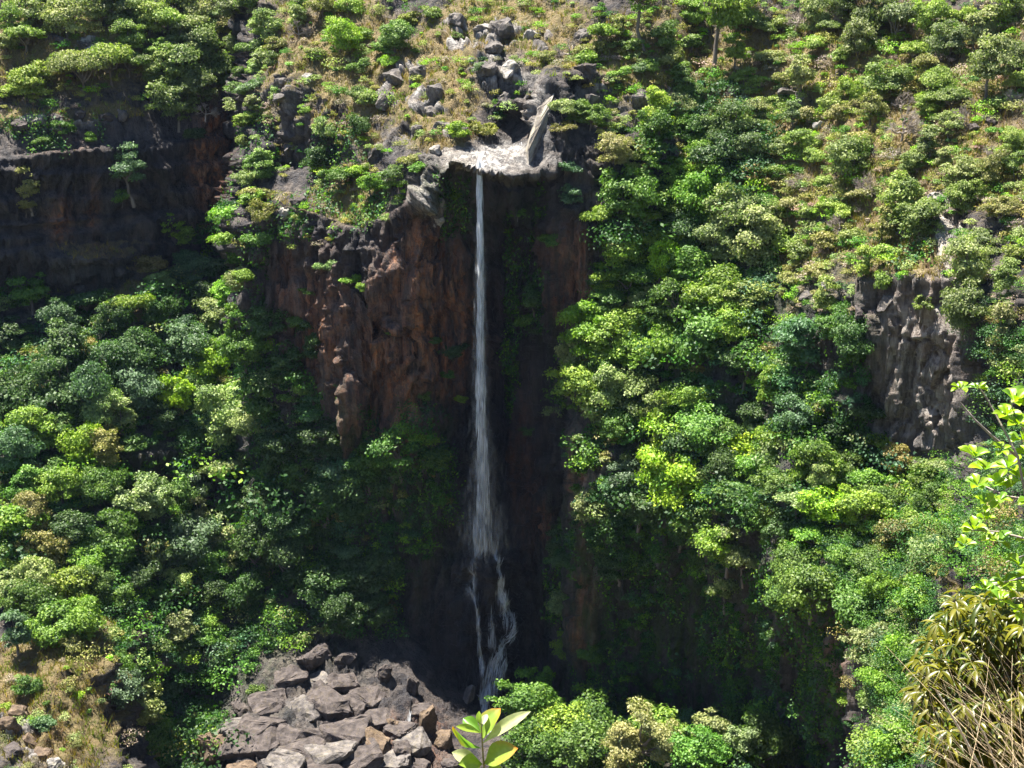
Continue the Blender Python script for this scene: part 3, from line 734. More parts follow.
# ------------------------------------------------------------------ undergrowth, creepers and dry grass (nobody could count these)
DENSE = [[(-240,300),(40,300),(110,330),(160,280),(200,215),(246,205),(262,330),(300,360),(345,420),(440,436),(446,520),(400,612),(290,652),(215,690),(150,760),(135,690),(110,640),(70,590),(-240,600)],
         [(598,215),(640,150),(672,115),(720,70),(780,150),(775,330),(875,445),(900,475),(990,455),(1000,330),(1265,330),(1265,880),(866,860),(856,600),(780,560),(700,520),(600,560),(556,570),(572,480),(562,380),(590,300)],
         [(150,700),(205,690),(225,720),(190,800),(140,800)]]
OPEN = [[(-240,-90),(246,-90),(244,95),(150,108),(-240,124)], [(256,-90),(560,-90),(545,80),(520,120),(440,150),(400,215),(330,250),(256,250)],
        [(545,-90),(1265,-90),(1265,330),(960,330),(780,330),(770,160),(600,150),(560,90)]]
SHOULDER = [[(-240,600),(100,615),(140,700),(140,850),(-240,850)]]
CREEPER = [[(548,560),(580,500),(620,470),(700,520),(790,570),(850,620),(858,720),(800,800),(610,800),(572,700),(590,600)],
           [(770,380),(800,330),(870,340),(872,460),(800,470)], [(256,350),(330,380),(400,440),(446,450),(450,540),(410,640),(330,640),(250,640)],
           [(505,190),(520,186),(535,230),(528,420),(505,420)], [(540,270),(562,270),(560,330),(535,335)], [(545,540),(590,540),(585,640),(560,700)],
           [(438,260),(452,260),(456,520),(434,540)], [(890,200),(930,215),(935,300),(895,290)], [(400,400),(425,400),(440,560),(418,560)], [(345,120),(385,170),(400,230),(280,240),(260,200)],
           [(240,150),(270,90),(275,200),(258,330),(236,330)], [(436,176),(470,172),(470,235),(440,235)], [(500,178),(570,175),(575,215),(520,215)], [(-60,115),(110,120),(120,150),(-60,160)]]

BARE_FACE = [(870, 292), (905, 284), (972, 280), (985, 330), (978, 435), (910, 452), (885, 400)]
def anyp(u, v, polys):
    m = np.zeros(u.shape, bool)
    for p in polys: m |= in_poly(u, v, p)
    return m

PROTO, PROTO_FINE = [], []
for i in range(6):
    rs = np.random.RandomState(300 + i)
    C, Nn, T, _, _ = crown_leaves('bush', rs, 290)
    PROTO.append((C, Nn, T))
    C, Nn, T, _, _ = crown_leaves('bush' if i % 2 else 'loose', rs, 520)
    PROTO_FINE.append((C, Nn, T))

def scatter(n, polys, u0=-240, u1=1270, v0=-90, v1=870):
    u = RS.uniform(u0, u1, n); v = RS.uniform(v0, v1, n)
    m = anyp(u, v, polys) & ~in_poly(u, v, BARE_FACE)
    u, v = u[m], v[m]
    return (u, v) + ground(u, v)

def bush_mass(name, label, u, v, P, Nn, rad, hues, leaf=(.14, .22), zs=.8):
    Vs, Ts, Hs = [], [], []
    for i in range(len(u)):
        near = P[i, 1] < 185
        C, n, T = (PROTO_FINE if near else PROTO)[i % len(PROTO)]
        a = RS.uniform(0, 6.28); ca, sa = math.cos(a), math.sin(a)
        R = np.array([[ca, -sa, 0], [sa, ca, 0], [0, 0, 1]])
        r = rad[i]
        c = (C @ R.T) * np.array([r, r, r * zs]) + P[i] + Nn[i] * .3 * r + np.array([0, 0, .2 * r])
        n2 = n @ R.T
        vq, _ = leaf_quads(c, n2, RS.uniform(leaf[0], leaf[1], len(c)) * (.75 + .25 * r) * (.55 if near else 1), RS)
        Vs.append(vq); Ts.append(T); Hs.append(np.repeat(hues[i][None], len(c), 0))
    v3 = np.concatenate(Vs); k = len(v3) // 4
    hue = np.concatenate(Hs); hue = np.concatenate([hue, np.ones((k, 1))], 1)
    me = np_mesh(name, v3, np.arange(4 * k).reshape(k, 4), M_LEAF_COL, attrs={'tone': ('FACE', 'FLOAT', np.concatenate(Ts)), 'hue': ('FACE', 'FLOAT_COLOR', hue)})
    return tag(link(name, me), label, None, None, 'stuff')

def pick_hues(keys, probs, n, P):
    keys = list(keys); probs = np.array(probs, float) / sum(probs)
    nz = fbm(P * .05, 3, 77)
    h = np.stack([np.array(HUES[k]) for k in RS.choice(keys, n, p=probs)])
    return h * np.exp(RS.normal(0, .15, (n, 1))) * np.exp(RS.normal(0, .06, (n, 3)))

# undergrowth on the wooded slopes
u, v, P, Nn, G, wh = scatter(23000, DENSE)
keep = RS.rand(len(u)) < np.where(Nn[:, 2] > .25, .8, .45)
u, v, P, Nn = u[keep], v[keep], P[keep], Nn[keep]
bush_mass('undergrowth', 'dense green undergrowth between the trees of both gorge slopes', u, v, P, Nn, np.exp(RS.normal(.42, .5, len(u))), pick_hues('lmdpoc', [1.2, 3.0, 4.2, 1.0, .5, 1.2], len(u), P), leaf=(.125, .205))
# thinner scrub on the dry slopes
u, v, P, Nn, G, wh = scatter(20000, OPEN + SHOULDER)
pale = np.zeros(len(u))
for S in (S_CENTRE,):
    pale = np.where(wh == 1, S.sample(S.pale_mask, u, v), 0)
keep = (RS.rand(len(u)) < np.where(in_poly(u, v, SHOULDER[0]), .2, np.where(u > 590, .78, .5))) & (pale < .35)
u, v, P, Nn = u[keep], v[keep], P[keep], Nn[keep]
bush_mass('scrub', 'low dry scrub scattered over the sunlit upper slopes', u, v, P, Nn, np.exp(RS.normal(-.02, .42, len(u))), pick_hues('lmdpoyb', [1.8, 1.3, .4, 3.6, 3.8, .45, 1.7], len(u), P) * 1.25, leaf=(.085, .15))

u, v, P, Nn, G, wh = scatter(19500, CREEPER[:2])
keep = fbm(P * np.array([.12, .12, .07]), 3, 58) > np.where(u > 540, .0, -.12)
u, v, P, Nn = u[keep], v[keep], P[keep], Nn[keep]
bush_mass('thicket', 'dark green thicket clinging to the shaded gorge walls', u, v, P, Nn, np.exp(RS.normal(.05, .4, len(u))), pick_hues('lmdc', [.7, 3, 4, 1.2], len(u), P), leaf=(.12, .2), zs=1.25)
# creepers hanging on the steep faces
u, v, P, Nn, G, wh = scatter(146000, CREEPER)
keep = fbm(P * np.array([.16, .16, .05]), 3, 55) > -.02
u, v, P, Nn = u[keep], v[keep], P[keep], Nn[keep]
C, NN, TT, HH = [], [], [], []
k = 7
tone0 = np.clip(.5 + .3 * fbm(P * .3, 3, 33), 0, 1)
hues = pick_hues('lmdc', [.8, 3, 3, 1], len(u), P)
for j in range(k):
    off = RS.normal(scale=.45, size=P.shape); off[:, 2] = off[:, 2] * 1.6
    C.append(P + off + Nn * RS.uniform(.1, .9, (len(P), 1)))
    NN.append(unit(Nn * .8 + np.array([0, 0, .5]) + .5 * RS.normal(size=P.shape)))
    TT.append(np.clip(tone0 + RS.normal(0, .18, len(P)), 0, 1)); HH.append(hues)
C, NN, TT, HH = map(np.concatenate, (C, NN, TT, HH))
vq, f = leaf_quads(C, NN, np.exp(RS.normal(-1.45, .3, len(C))), RS, aspect=.6, droop=.6)
me = np_mesh('creepers', vq, f, M_LEAF_COL, attrs={'tone': ('FACE', 'FLOAT', TT), 'hue': ('FACE', 'FLOAT_COLOR', np.concatenate([HH, np.ones((len(HH), 1))], 1))})
tag(link('creepers', me), 'dark green creepers hanging down the shaded gorge walls', None, None, 'stuff')

# grass tufts
u, v, P, Nn, G, wh = scatter(73000, [[(-240,-90),(1270,-90),(1270,870),(-240,870)]])
keep = (G + .5 * fbm(P * .3, 4, 63) > .42) & (Nn[:, 2] > .12)
P, Nn, u, v = P[keep], Nn[keep], u[keep], v[keep]
nb = 6
base = np.repeat(P, nb, 0) + RS.normal(scale=(.32, .32, .06), size=(len(P) * nb, 3))
hgt = np.exp(RS.normal(-.25, .35, len(base)))[:, None]
lean = RS.normal(scale=.4, size=(len(base), 3)); lean[:, 2] = 1; lean = unit(lean)
side = unit(np.cross(lean, RS.normal(size=lean.shape))) * (.07 + .05 * RS.rand(len(base), 1))
vb = np.stack([base - side - lean * .15, base + side - lean * .15, base + lean * hgt + side * .2], 1).reshape(-1, 3)
gn = fbm(P * .11, 3, 71) + .25 * RS.normal(size=len(P))
c1, c2, c3 = np.array((.26, .195, .048)), np.array((.165, .195, .030)), np.array((.21, .14, .08))
hb = np.where((gn > .12)[:, None], c2, np.where((gn < -.3)[:, None], c3, c1)) * np.exp(RS.normal(0, .18, (len(P), 1)))
hb = np.repeat(hb, nb, 0)
me = np_mesh('dry_grass', vb, np.arange(len(vb)).reshape(-1, 3), M_GRASS, attrs={'tone': ('FACE', 'FLOAT', RS.uniform(.25, .75, len(hb))), 'hue': ('FACE', 'FLOAT_COLOR', np.concatenate([hb, np.ones((len(hb), 1))], 1))})
tag(link('dry_grass', me), 'straw coloured dry grass on the open slopes and ledges', None, None, 'stuff')
# ------------------------------------------------------------------ rocks one could lift
ROCKS = []
def boulder_mesh(name, half, rs, mat, facets=16, rough=.3):
    bm = bmesh.new()
    for d in sphere_dirs(facets, rs):
        d = np.sign(d) * np.abs(d) ** .6
        bm.verts.new(Vector(d * half * rs.uniform(.82, 1.05)))
    res = bmesh.ops.convex_hull(bm, input=bm.verts[:])
    bmesh.ops.delete(bm, geom=list({g for g in res['geom_interior'] + res['geom_unused'] if isinstance(g, bmesh.types.BMVert)}), context='VERTS')
    bmesh.ops.bevel(bm, geom=bm.edges[:], offset=.05 * min(half), segments=1, affect='EDGES', clamp_overlap=True)
    bmesh.ops.triangulate(bm, faces=bm.faces[:])
    for _ in range(2):
        long_e = [e for e in bm.edges if e.calc_length() > .3 * min(half)]
        bmesh.ops.subdivide_edges(bm, edges=long_e, cuts=1)
        bmesh.ops.triangulate(bm, faces=bm.faces[:])
    co = np.array([v.co[:] for v in bm.verts]); bm.normal_update()
    nr = np.array([v.normal[:] for v in bm.verts])
    s = min(half)
    d = rough * s * (fbm(co / s * 1.3 + rs.rand(3) * 50, 4, 3) + .6 * (cells(co / s * 1.6 + rs.rand(3) * 50, 4)[0] - .5))
    co = co + nr * d[:, None]
    for v, p in zip(bm.verts, co): v.co = p
    me = bpy.data.meshes.new(name); bm.to_mesh(me); bm.free()
    me.materials.append(mat)
    return me

def rock(u, v, r, mat, half=(1, .9, .75), yaw=None, tilt=(0, 0), name='boulder', sink=.42):
    rs = np.random.RandomState(int(u * 7 + v * 13))
    P, Nn, G, wh = ground(u, min(v + r * .5, 870))
    P = P[0]; fw = to_pixel(P)[2]
    R = r * fw / F
    me = boulder_mesh(name, np.array(half) * R, rs, mat)
    o = link(name, me)
    o.location = Vector(P) + Vector((0, 0, R * half[2] * (1 - 2 * sink)))
    o.rotation_euler = (math.radians(tilt[0]), math.radians(tilt[1]), rs.uniform(0, 6.28) if yaw is None else math.radians(yaw))
    ROCKS.append(dict(o=o, u=u, v=v, r=r, mat=mat.name, P=P))
    return o

B, T, PL, GR = M_BOULDER, M_BOULDER_TAN, M_BOULDER_PALE, M_BOULDER_GREY
rock(220, 742, 21, T, (1.1, .8, .72), 20, (10, 14)); rock(196, 757, 7, T); rock(240, 762, 15, T, (1.2, .9, .5), 0); rock(137, 764, 17, B, (1.2, .8, .45), 10)
rock(206, 708, 4, PL); rock(213, 719, 6, T); rock(238, 700, 13, B, (.5, 1.2, .5), 30); rock(268, 692, 22, B, (1.1, 1.0, .45), 15, (14, 0))
rock(250, 728, 30, B, (1.15, .9, .38), 5, (12, 4)); rock(292, 752, 8, B)
rock(313, 652, 17, B, (1.15, .8, .8), 40, (18, 10)); rock(330, 690, 24, B, (1.25, .8, .7), -35, (20, 12)); rock(345, 655, 13, B, (1, .8, .9), 20)
rock(335, 742, 26, GR, (1.2, .9, .55), 12, (15, 0)); rock(378, 738, 19, T, (1.1, .8, .75), -20, (12, 18)); rock(392, 722, 11, T, (.8, .8, .9), 10)
rock(384, 675, 12, B, (.7, .7, 1.3), 5); rock(412, 690, 11, B, (.6, .6, 1.7), 0, (6, 3)); rock(428, 722, 14, T, (.65, .7, 1.9), 8, (4, 6)); rock(446, 738, 15, T, (.8, .8, 1.4), -8, (5, 3)); rock(403, 748, 15, B, (.9, .9, .9))
rock(468, 697, 11, GR, (.5, .8, 1.3), 25, (8, 26)); rock(420, 757, 13, B); rock(455, 760, 14, B); rock(275, 762, 14, GR, (1.2, 1, .5))
rock(20, 712, 12, T, (.9, .8, 1.0), 10); rock(12, 728, 12, T, (1, .8, 1.0)); rock(30, 735, 13, T, (1, .8, .9), 30); rock(42, 752, 12, T, (1, .9, .8)); rock(14, 752, 12, B, (1, .9, .9)); rock(55, 764, 9, PL)
for (u_, v_, r_, ya) in [(238,722,17,0),(262,712,20,30),(285,725,19,-20),(300,745,22,10),(318,725,20,40),(345,722,20,-10),(360,745,20,25),(325,765,20,5),(280,760,20,-30),(305,695,18,15),(352,690,17,-40),(372,710,16,10),(390,750,16,0),(410,738,14,20),(368,690,13,0),(340,675,15,30),(320,672,12,-25),(290,672,13,10),(400,725,13,-15),(420,705,11,5)]:
    rock(u_, v_, r_ * 1.2, B if (u_ + v_) % 4 else GR, (1.25, .95, .5), ya, (random.uniform(4, 20), random.uniform(-14, 14)), name='flat_boulder', sink=.52)
# outcrops on the grassy buttress around the lip
for q in """396,75,11.25,g;384,100,8.75,g;420,72,7.5,g;437,95,8.75,g;432,110,7.5,g;440,122,8.75,g;418,128,7.5,g;436,147,7.5,p;462,128,7.5,g;480,22,10,p;505,28,12.5,g;532,26,10,p;495,46,11.25,g;482,62,11.25,g;490,72,10,g;512,72,10,p;505,92,8.75,g;530,92,8.75,g;458,18,8.75,g;540,40,8.75,g;582,28,8.75,g;585,70,10,b;590,100,10,g;640,95,11.25,g;675,100,8.75,g;432,195,10,p;428,205,7.5,g;437,213,7.5,p;60,40,7.5,b;52,34,7,b;88,42,9,b;95,48,7,p;47,62,4,g;105,112,9,b;80,112,7,b;55,115,8,b;120,115,7,g;20,120,9,b;60,124,8,b;75,277,7,p;80,288,5,g;290,85,7,g;300,98,8,g;310,78,6,p;315,140,8,b;295,150,8,g;300,200,8,b;285,210,7,p;788,92,8,g;795,102,7,g;822,125,6,p;800,66,5,p;905,230,6,g;792,205,6,g;840,300,7,g;832,285,6,p;810,295,7,g;990,120,6,b;940,205,7,p;948,225,8,p;760,85,5,g;975,130,6,b;888,300,8,g;870,310,7,b""".replace('\n', ';').split(';'):
    a = q.split(',')
    rock(float(a[0]), float(a[1]), float(a[2]) * 1.15, {'g': GR, 'p': PL, 'b': B}[a[3]], (random.uniform(.8, 1.3), random.uniform(.7, 1), random.uniform(.6, 1.0)), None, (random.uniform(-15, 15), random.uniform(-15, 15)), name='rock')

# the steep pale rib of rock beside the pool ledge
def rock_loft(name, pts, hw, hd, mat, seed):
    rs = np.random.RandomState(seed)
    pts = np.array([at(u, v, Y) for u, v, Y in pts]); t = np.linspace(0, 1, 15)
    tt = np.linspace(0, 1, len(pts))
    c = np.stack([np.interp(t, tt, pts[:, i]) for i in range(3)], 1)
    ring = np.array([(-1, .25), (-.8, -.55), (-.2, -.9), (.5, -.75), (1, -.2), (1, .9), (-1, .9)])
    V = []
    for i, p in enumerate(c):
        w = np.interp(t[i], np.linspace(0, 1, len(hw)), hw)
        for (a, b) in ring:
            V.append(p + np.array([a * w, b * hd, .15 * b]))
    V = np.array(V) + rs.normal(0, .17, (len(V), 3)) * np.array([1, 1, 1.6])
    V = V + .35 * np.stack([fbm(V * np.array([.5, .5, .35]) + k * 31, 4, seed + k) for k in range(3)], 1) * np.array([1.5, 1.3, 1.2])
    n = len(ring); Fc = []
    for i in range(len(c) - 1):
        for j in range(n):
            Fc.append((i * n + j, i * n + (j + 1) % n, (i + 1) * n + (j + 1) % n, (i + 1) * n + j))
    o = link(name, np_mesh(name, V, np.array(Fc), mat))
    ROCKS.append(dict(o=o, u=540, v=118, r=30, mat='rib', P=c[12]))
    return o
def leaning_slab(name, p0, p1, hw, hd, mat, seed):
    a_, b_ = at(*p0), at(*p1); L = np.linalg.norm(b_ - a_); ax = Vector(b_ - a_).normalized()
    me = boulder_mesh(name, np.array([hw, hd, L / 2]), np.random.RandomState(seed), mat, 26, .24)
    o = link(name, me); o.location = Vector((a_ + b_) / 2)
    zq = Vector((0, 0, 1)).rotation_difference(ax); o.rotation_mode = 'QUATERNION'; o.rotation_quaternion = zq
    ROCKS.append(dict(o=o, u=540, v=118, r=30, mat='rib', P=(a_ + b_) / 2))
    return o
RIB = leaning_slab('rock_rib', (526, 174, 243.5), (554, 79, 259.3), 1.35, 2.6, M_RIB, 12)

def wall_rib(uv, hw, hd, seed):
    pts = []
    for (u_, v_) in uv:
        P_, _, _, _ = ground(u_, v_)
        pts.append((u_, v_, P_[0, 1] - .6))
    return rock_loft('rock_rib', pts, hw, hd, M_RIB, seed)
RIB_TALL = wall_rib([(936, 188), (942, 225), (947, 262), (951, 300)], (.5, .9, 1.0, .8), 1.1, 21)
RIB_SHORT = wall_rib([(963, 222), (967, 255), (970, 296)], (.4, .7, .6), 1.0, 22)
# ------------------------------------------------------------------ falling water
m, nt, out = new_mat('white_water')
d = N(nt, 'ShaderNodeBsdfDiffuse'); d.inputs[0].default_value = (.86, .89, .93, 1)
t = N(nt, 'ShaderNodeBsdfTranslucent'); t.inputs[0].default_value = (.9, .92, .95, 1)
mx = N(nt, 'ShaderNodeMixShader'); mx.inputs[0].default_value = .5
nt.links.new(d.outputs[0], mx.inputs[1]); nt.links.new(t.outputs[0], mx.inputs[2])
tr = N(nt, 'ShaderNodeBsdfTransparent'); m2 = N(nt, 'ShaderNodeMixShader')
al = N(nt, 'ShaderNodeAttribute', attribute_name='cover')
nt.links.new(al.outputs['Fac'], m2.inputs[0]); nt.links.new(tr.outputs[0], m2.inputs[1]); nt.links.new(mx.outputs[0], m2.inputs[2])
nt.links.new(m2.outputs[0], out.inputs[0])
M_WATER = m

class Streaks:
    def __init__(self): self.V, self.A = [], []
    def add(self, c, d, ln, wd, cover):
        """spindle shaped streaks of water: centre, direction, length, width"""
        k = len(c)
        s = unit(np.cross(d, RS.normal(size=(k, 3)) * .5 + np.array([0, 1, .3])))
        self.V.append(np.stack([c - d * ln[:, None] / 2, c - s * wd[:, None] / 2, c + d * ln[:, None] / 2, c + s * wd[:, None] / 2], 1).reshape(-1, 3))
        self.A.append(np.broadcast_to(cover, (k,)).astype(float))
    def build(self, name):
        V = np.concatenate(self.V); A = np.concatenate(self.A)
        me = np_mesh(name, V, np.arange(len(V)).reshape(-1, 4), M_WATER, attrs={'cover': ('FACE', 'FLOAT', A)})
        return link(name, me)

W = Streaks()
lip, _, _, _ = ground(480, 166); lip = lip[0] + np.array([0, -.6, .1])
zb = -109.5
n = 5200
s = RS.rand(n) ** .9
pulse = vnoise(np.stack([s * 16, s * 0, s * 0], 1), 4)
drop = np.linspace(0, 1, 40)
cx = lambda s: lip[0] + .25 * np.sin(s * 9) * s + .15 * s
sig = np.interp(s, [0, .05, .4, .7, .9, 1], [.22, .25, .36, .46, .66, 1.1])
z = lip[2] + (zb - lip[2]) * s
y = lip[1] - 1.4 * np.minimum(s * 6, 1) ** 1.5
c = np.stack([cx(s) + RS.normal(size=n) * sig * .62 * (1 + .35 * pulse) + .35 * s * vnoise(np.stack([s * 9, s * 0 + 3, s * 0], 1), 9), y + RS.normal(size=n) * sig * .5, z], 1)
dirs = unit(np.stack([RS.normal(0, .03, n), RS.normal(0, .03, n), -np.ones(n)], 1))
W.add(c, dirs, RS.uniform(2.5, 8, n), RS.uniform(.16, .42, n) * (.7 + .9 * s), (.40 - .18 * s) * (.4 + RS.rand(n)))
n = 3600   # bright core of the column
s1 = RS.rand(n) ** 1.1
c1_ = np.stack([cx(s1) + RS.normal(size=n) * np.interp(s1, [0, .4, 1], [.16, .22, .45]), lip[1] - 1.6 * np.minimum(s1 * 6, 1) ** 1.5 + RS.normal(size=n) * .2, lip[2] + (zb - lip[2]) * s1], 1)
W.add(c1_, unit(np.stack([RS.normal(0, .02, n), RS.normal(0, .02, n), -np.ones(n)], 1)), RS.uniform(2, 6, n), RS.uniform(.14, .34, n), RS.uniform(.35, .9, n))
n = 2600   # loose drops and mist that drift from the column
s = 1 - RS.rand(n) ** 1.6 * .8
c = np.stack([cx(s) + RS.normal(size=n) * (.5 + 2.0 * s ** 4), y[:n] * 0 + lip[1] - 1.4 + RS.normal(size=n) * .8, lip[2] + (zb - lip[2]) * s + RS.normal(size=n) * 2], 1)
W.add(c, unit(np.stack([RS.normal(0, .1, n), RS.normal(0, .1, n), -np.ones(n)], 1)), RS.uniform(1.5, 4, n), RS.uniform(.25, .6, n), .03 + .05 * RS.rand(n))
def strand(pts, dens, wid, spread, cover, ln=(1.4, 4.2)):
    pts = np.array(pts, float)
    tt = np.linspace(0, 1, len(pts)); k = dens
    t = RS.rand(k)
    u = np.interp(t, tt, pts[:, 0]) + RS.normal(0, 1, k) * np.interp(t, np.linspace(0, 1, len(spread)), spread)
    v = np.interp(t, tt, pts[:, 1]) + RS.normal(0, 2, k)
    P, Nn, _, _ = ground(u, v); P2, _, _, _ = ground(u + (np.interp(t + .02, tt, pts[:, 0]) - np.interp(t - .02, tt, pts[:, 0])) * .3, v + 4)
    P = P + np.array([0, -.35, .05]); d = unit(P2 + np.array([0, -.35, .05]) - P + np.array([0, 0, -.15]))
    W.add(P, d, RS.uniform(ln[0], ln[1], k), RS.uniform(.12, .30, k) * wid, (cover + .16) * RS.uniform(.4, 1.1, k))
strand([(481, 536), (477, 560), (474, 580), (472, 598)], 160, .6, (2, 3, 3), .05)
strand([(480, 540), (477, 565), (477, 590), (479, 620), (481, 650), (483, 668)], 420, .7, (1.4, 1.1, 1.0, 1.3), .16)
strand([(488, 540), (496, 552), (497, 580), (498, 592), (506, 606), (507, 620), (500, 640), (493, 658), (488, 676), (485, 700), (487, 716)], 1100, .85, (1.6, 1.1, 1.2, 2.0, 1.3, 2.4, 2.0, 2.0), .26)
strand([(497, 592), (502, 605), (500, 620)], 120, .8, (2, 2), .2)
strand([(491, 612), (490, 640)], 90, .7, (1, 1.2), .2)
strand([(500, 655), (495, 675), (489, 690)], 150, .7, (1.5, 2), .15)
strand([(483, 690), (485, 715), (488, 735)], 300, 1.0, (2, 2.5), .35)
strand([(524, 142), (508, 150), (494, 156), (484, 163), (480, 168)], 110, 1.0, (1.2, 1.4, 1.2, .9), .3, (.35, .8))
strand([(404, 735), (408, 722), (411, 712)], 60, .6, (1, 1), .3)
WATERFALL = W.build('waterfall')
tag(WATERFALL, 'tall thin white waterfall dropping from a pale ledge down a dark cliff', 'waterfall', None, 'structure')
# ------------------------------------------------------------------ plants on the viewer's own side of the gorge
m, nt, out = new_mat('near_leaves')
hue = N(nt, 'ShaderNodeAttribute', attribute_name='hue')
tcn = mapped(nt, (1, 1, 1))
cc = mixc(nt, math_n(nt, 'MULTIPLY', noise_fac(nt, tcn, 45, 3, .6), .3), hue.outputs['Color'], (.10, .17, .02))
d = N(nt, 'ShaderNodeBsdfDiffuse'); nt.links.new(cc, d.inputs[0])
t = N(nt, 'ShaderNodeBsdfTranslucent'); nt.links.new(mixc(nt, 1.0, cc, (1.2, 1.25, .5), 'MULTIPLY'), t.inputs[0])
mx = N(nt, 'ShaderNodeMixShader'); mx.inputs[0].default_value = .45
nt.links.new(d.outputs[0], mx.inputs[1]); nt.links.new(t.outputs[0], mx.inputs[2])
g = N(nt, 'ShaderNodeBsdfGlossy'); g.inputs['Roughness'].default_value = .38
mg = N(nt, 'ShaderNodeMixShader'); mg.inputs[0].default_value = .035
nt.links.new(mx.outputs[0], mg.inputs[1]); nt.links.new(g.outputs[0], mg.inputs[2])
nt.links.new(mg.outputs[0], out.inputs[0])
M_NEAR = m

def leaf_blade(base, tip, width, up, prof='obovate', curl=.15, hue=(.2, .3, .03), edge=None, rs=RS, nl=9, nw=5):
    base, tip = np.asarray(base, float), np.asarray(tip, float)
    L = np.linalg.norm(tip - base); d = (tip - base) / L
    n = np.asarray(up, float); n = unit(n - d * np.dot(n, d)); s = np.cross(d, n)
    V, H = [], []
    for i in range(nl):
        t = i / (nl - 1)
        if prof == 'obovate': w = (math.sin(math.pi * min(t, .999) ** 1.35) ** .8 + .06 * (t < .05))
        else: w = math.sin(math.pi * min(max(t, .02), .985) ** .85) ** .9
        for j in range(nw):
            q = (j / (nw - 1)) * 2 - 1
            wav = .06 * math.sin(9 * t + 2 * q) * abs(q)
            p = base + d * L * t + s * q * w * width / 2 + n * (curl * L * (math.sin(math.pi * t * .8) - t * t * 1.0) * .6 + (abs(q) * .28 - .02 + wav) * w * width)
            V.append(p)
            h = np.array(hue) * (1.18 if abs(q) < .1 else 1.0)
            if edge is not None:
                k = min(1, max(0, (t - .84) / .14)) * .9 + .3 * (abs(q) > .9) * (t > .6)
                h = h * (1 - min(1, k)) + np.array(edge) * min(1, k)
            H.append(h)
    idx = np.arange(nl * nw).reshape(nl, nw)
    Fc = np.stack([idx[:-1, :-1], idx[:-1, 1:], idx[1:, 1:], idx[1:, :-1]], -1).reshape(-1, 4)
    return np.array(V), Fc, np.array(H)

def blades_mesh(name, blades, smooth=True):
    V, Fc, H, b = [], [], [], 0
    for v, f, h in blades:
        V.append(v); Fc.append(f + b); H.append(h); b += len(v)
    H = np.concatenate(H); H = np.concatenate([H, np.ones((len(H), 1))], 1)
    return np_mesh(name, np.concatenate(V), np.concatenate(Fc), M_NEAR, smooth, attrs={'hue': ('POINT', 'FLOAT_COLOR', H)})

def near_ground(x, y):
    return np.array([x, y, float(near_z(np.array([[x]]), np.array([[y]]))[0, 0])])

# --- the single sprig that pokes into the bottom of the view
Ys = 4.4
tipP = at(481, 722, Ys)
foot = near_ground(tipP[0] + .08, Ys - .15)
SPRIG = link('leafy_sprig', None, loc=Vector(foot))
def local(a): return np.asarray(a) - foot
v, f = tubes([([local(foot), local(foot) * .5 + local(at(486, 790, Ys)) * .5 + np.array([.05, 0, 0]), local(at(486, 790, Ys)), local(at(483, 755, Ys)), local(tipP)], [.009, .007, .005, .004, .002])])
link('stem', np_mesh('stem', v, f, plain_material('green_stem', (.28, .20, .10), (.35, .33, .14), 20)), SPRIG)
ORANGE = (.62, .17, .02)
for (bu, bv, tu, tv, wpx, dep, hu, ed) in [
    (483, 743, 530, 711, 12, .00, (.50, .55, .26), None), (482, 740, 500, 708, 20, .06, (.24, .36, .05), ORANGE), (481, 733, 463, 718, 12, .05, (.12, .27, .02), None),
    (481, 733, 456, 726, 7, -.03, (.30, .40, .05), None), (481, 748, 452, 727, 17, -.04, (.16, .32, .02), ORANGE), (484, 764, 517, 748, 22, -.06, (.28, .38, .06), ORANGE),
    (482, 765, 452, 752, 13, .02, (.46, .50, .24), None), (482, 764, 459, 764, 15, -.08, (.26, .38, .05), None), (484, 772, 506, 776, 16, -.07, (.24, .36, .05), None),
    (481, 726, 479, 711, 6, .02, (.26, .38, .04), None), (482, 727, 487, 714, 6, .05, (.45, .45, .3), None), (483, 776, 462, 785, 15, -.05, (.2, .34, .03), None)]:
    b0, t0 = local(at(bu, bv, Ys)), local(at(tu, tv, Ys + dep))
    w = 1.2 * wpx * 4.75 / F
    up = np.array([-.25 + .3 * RS.randn(), -.55, .75])
    vv, ff, hh = leaf_blade(b0, t0, w, up, 'obovate', .12, hu, ed)
    link('leaf', blades_mesh('leaf', [(vv, ff, hh)]), SPRIG)
tag(SPRIG, 'single bright sprig of broad orange-tipped leaves at the bottom edge below the waterfall', 'plant')

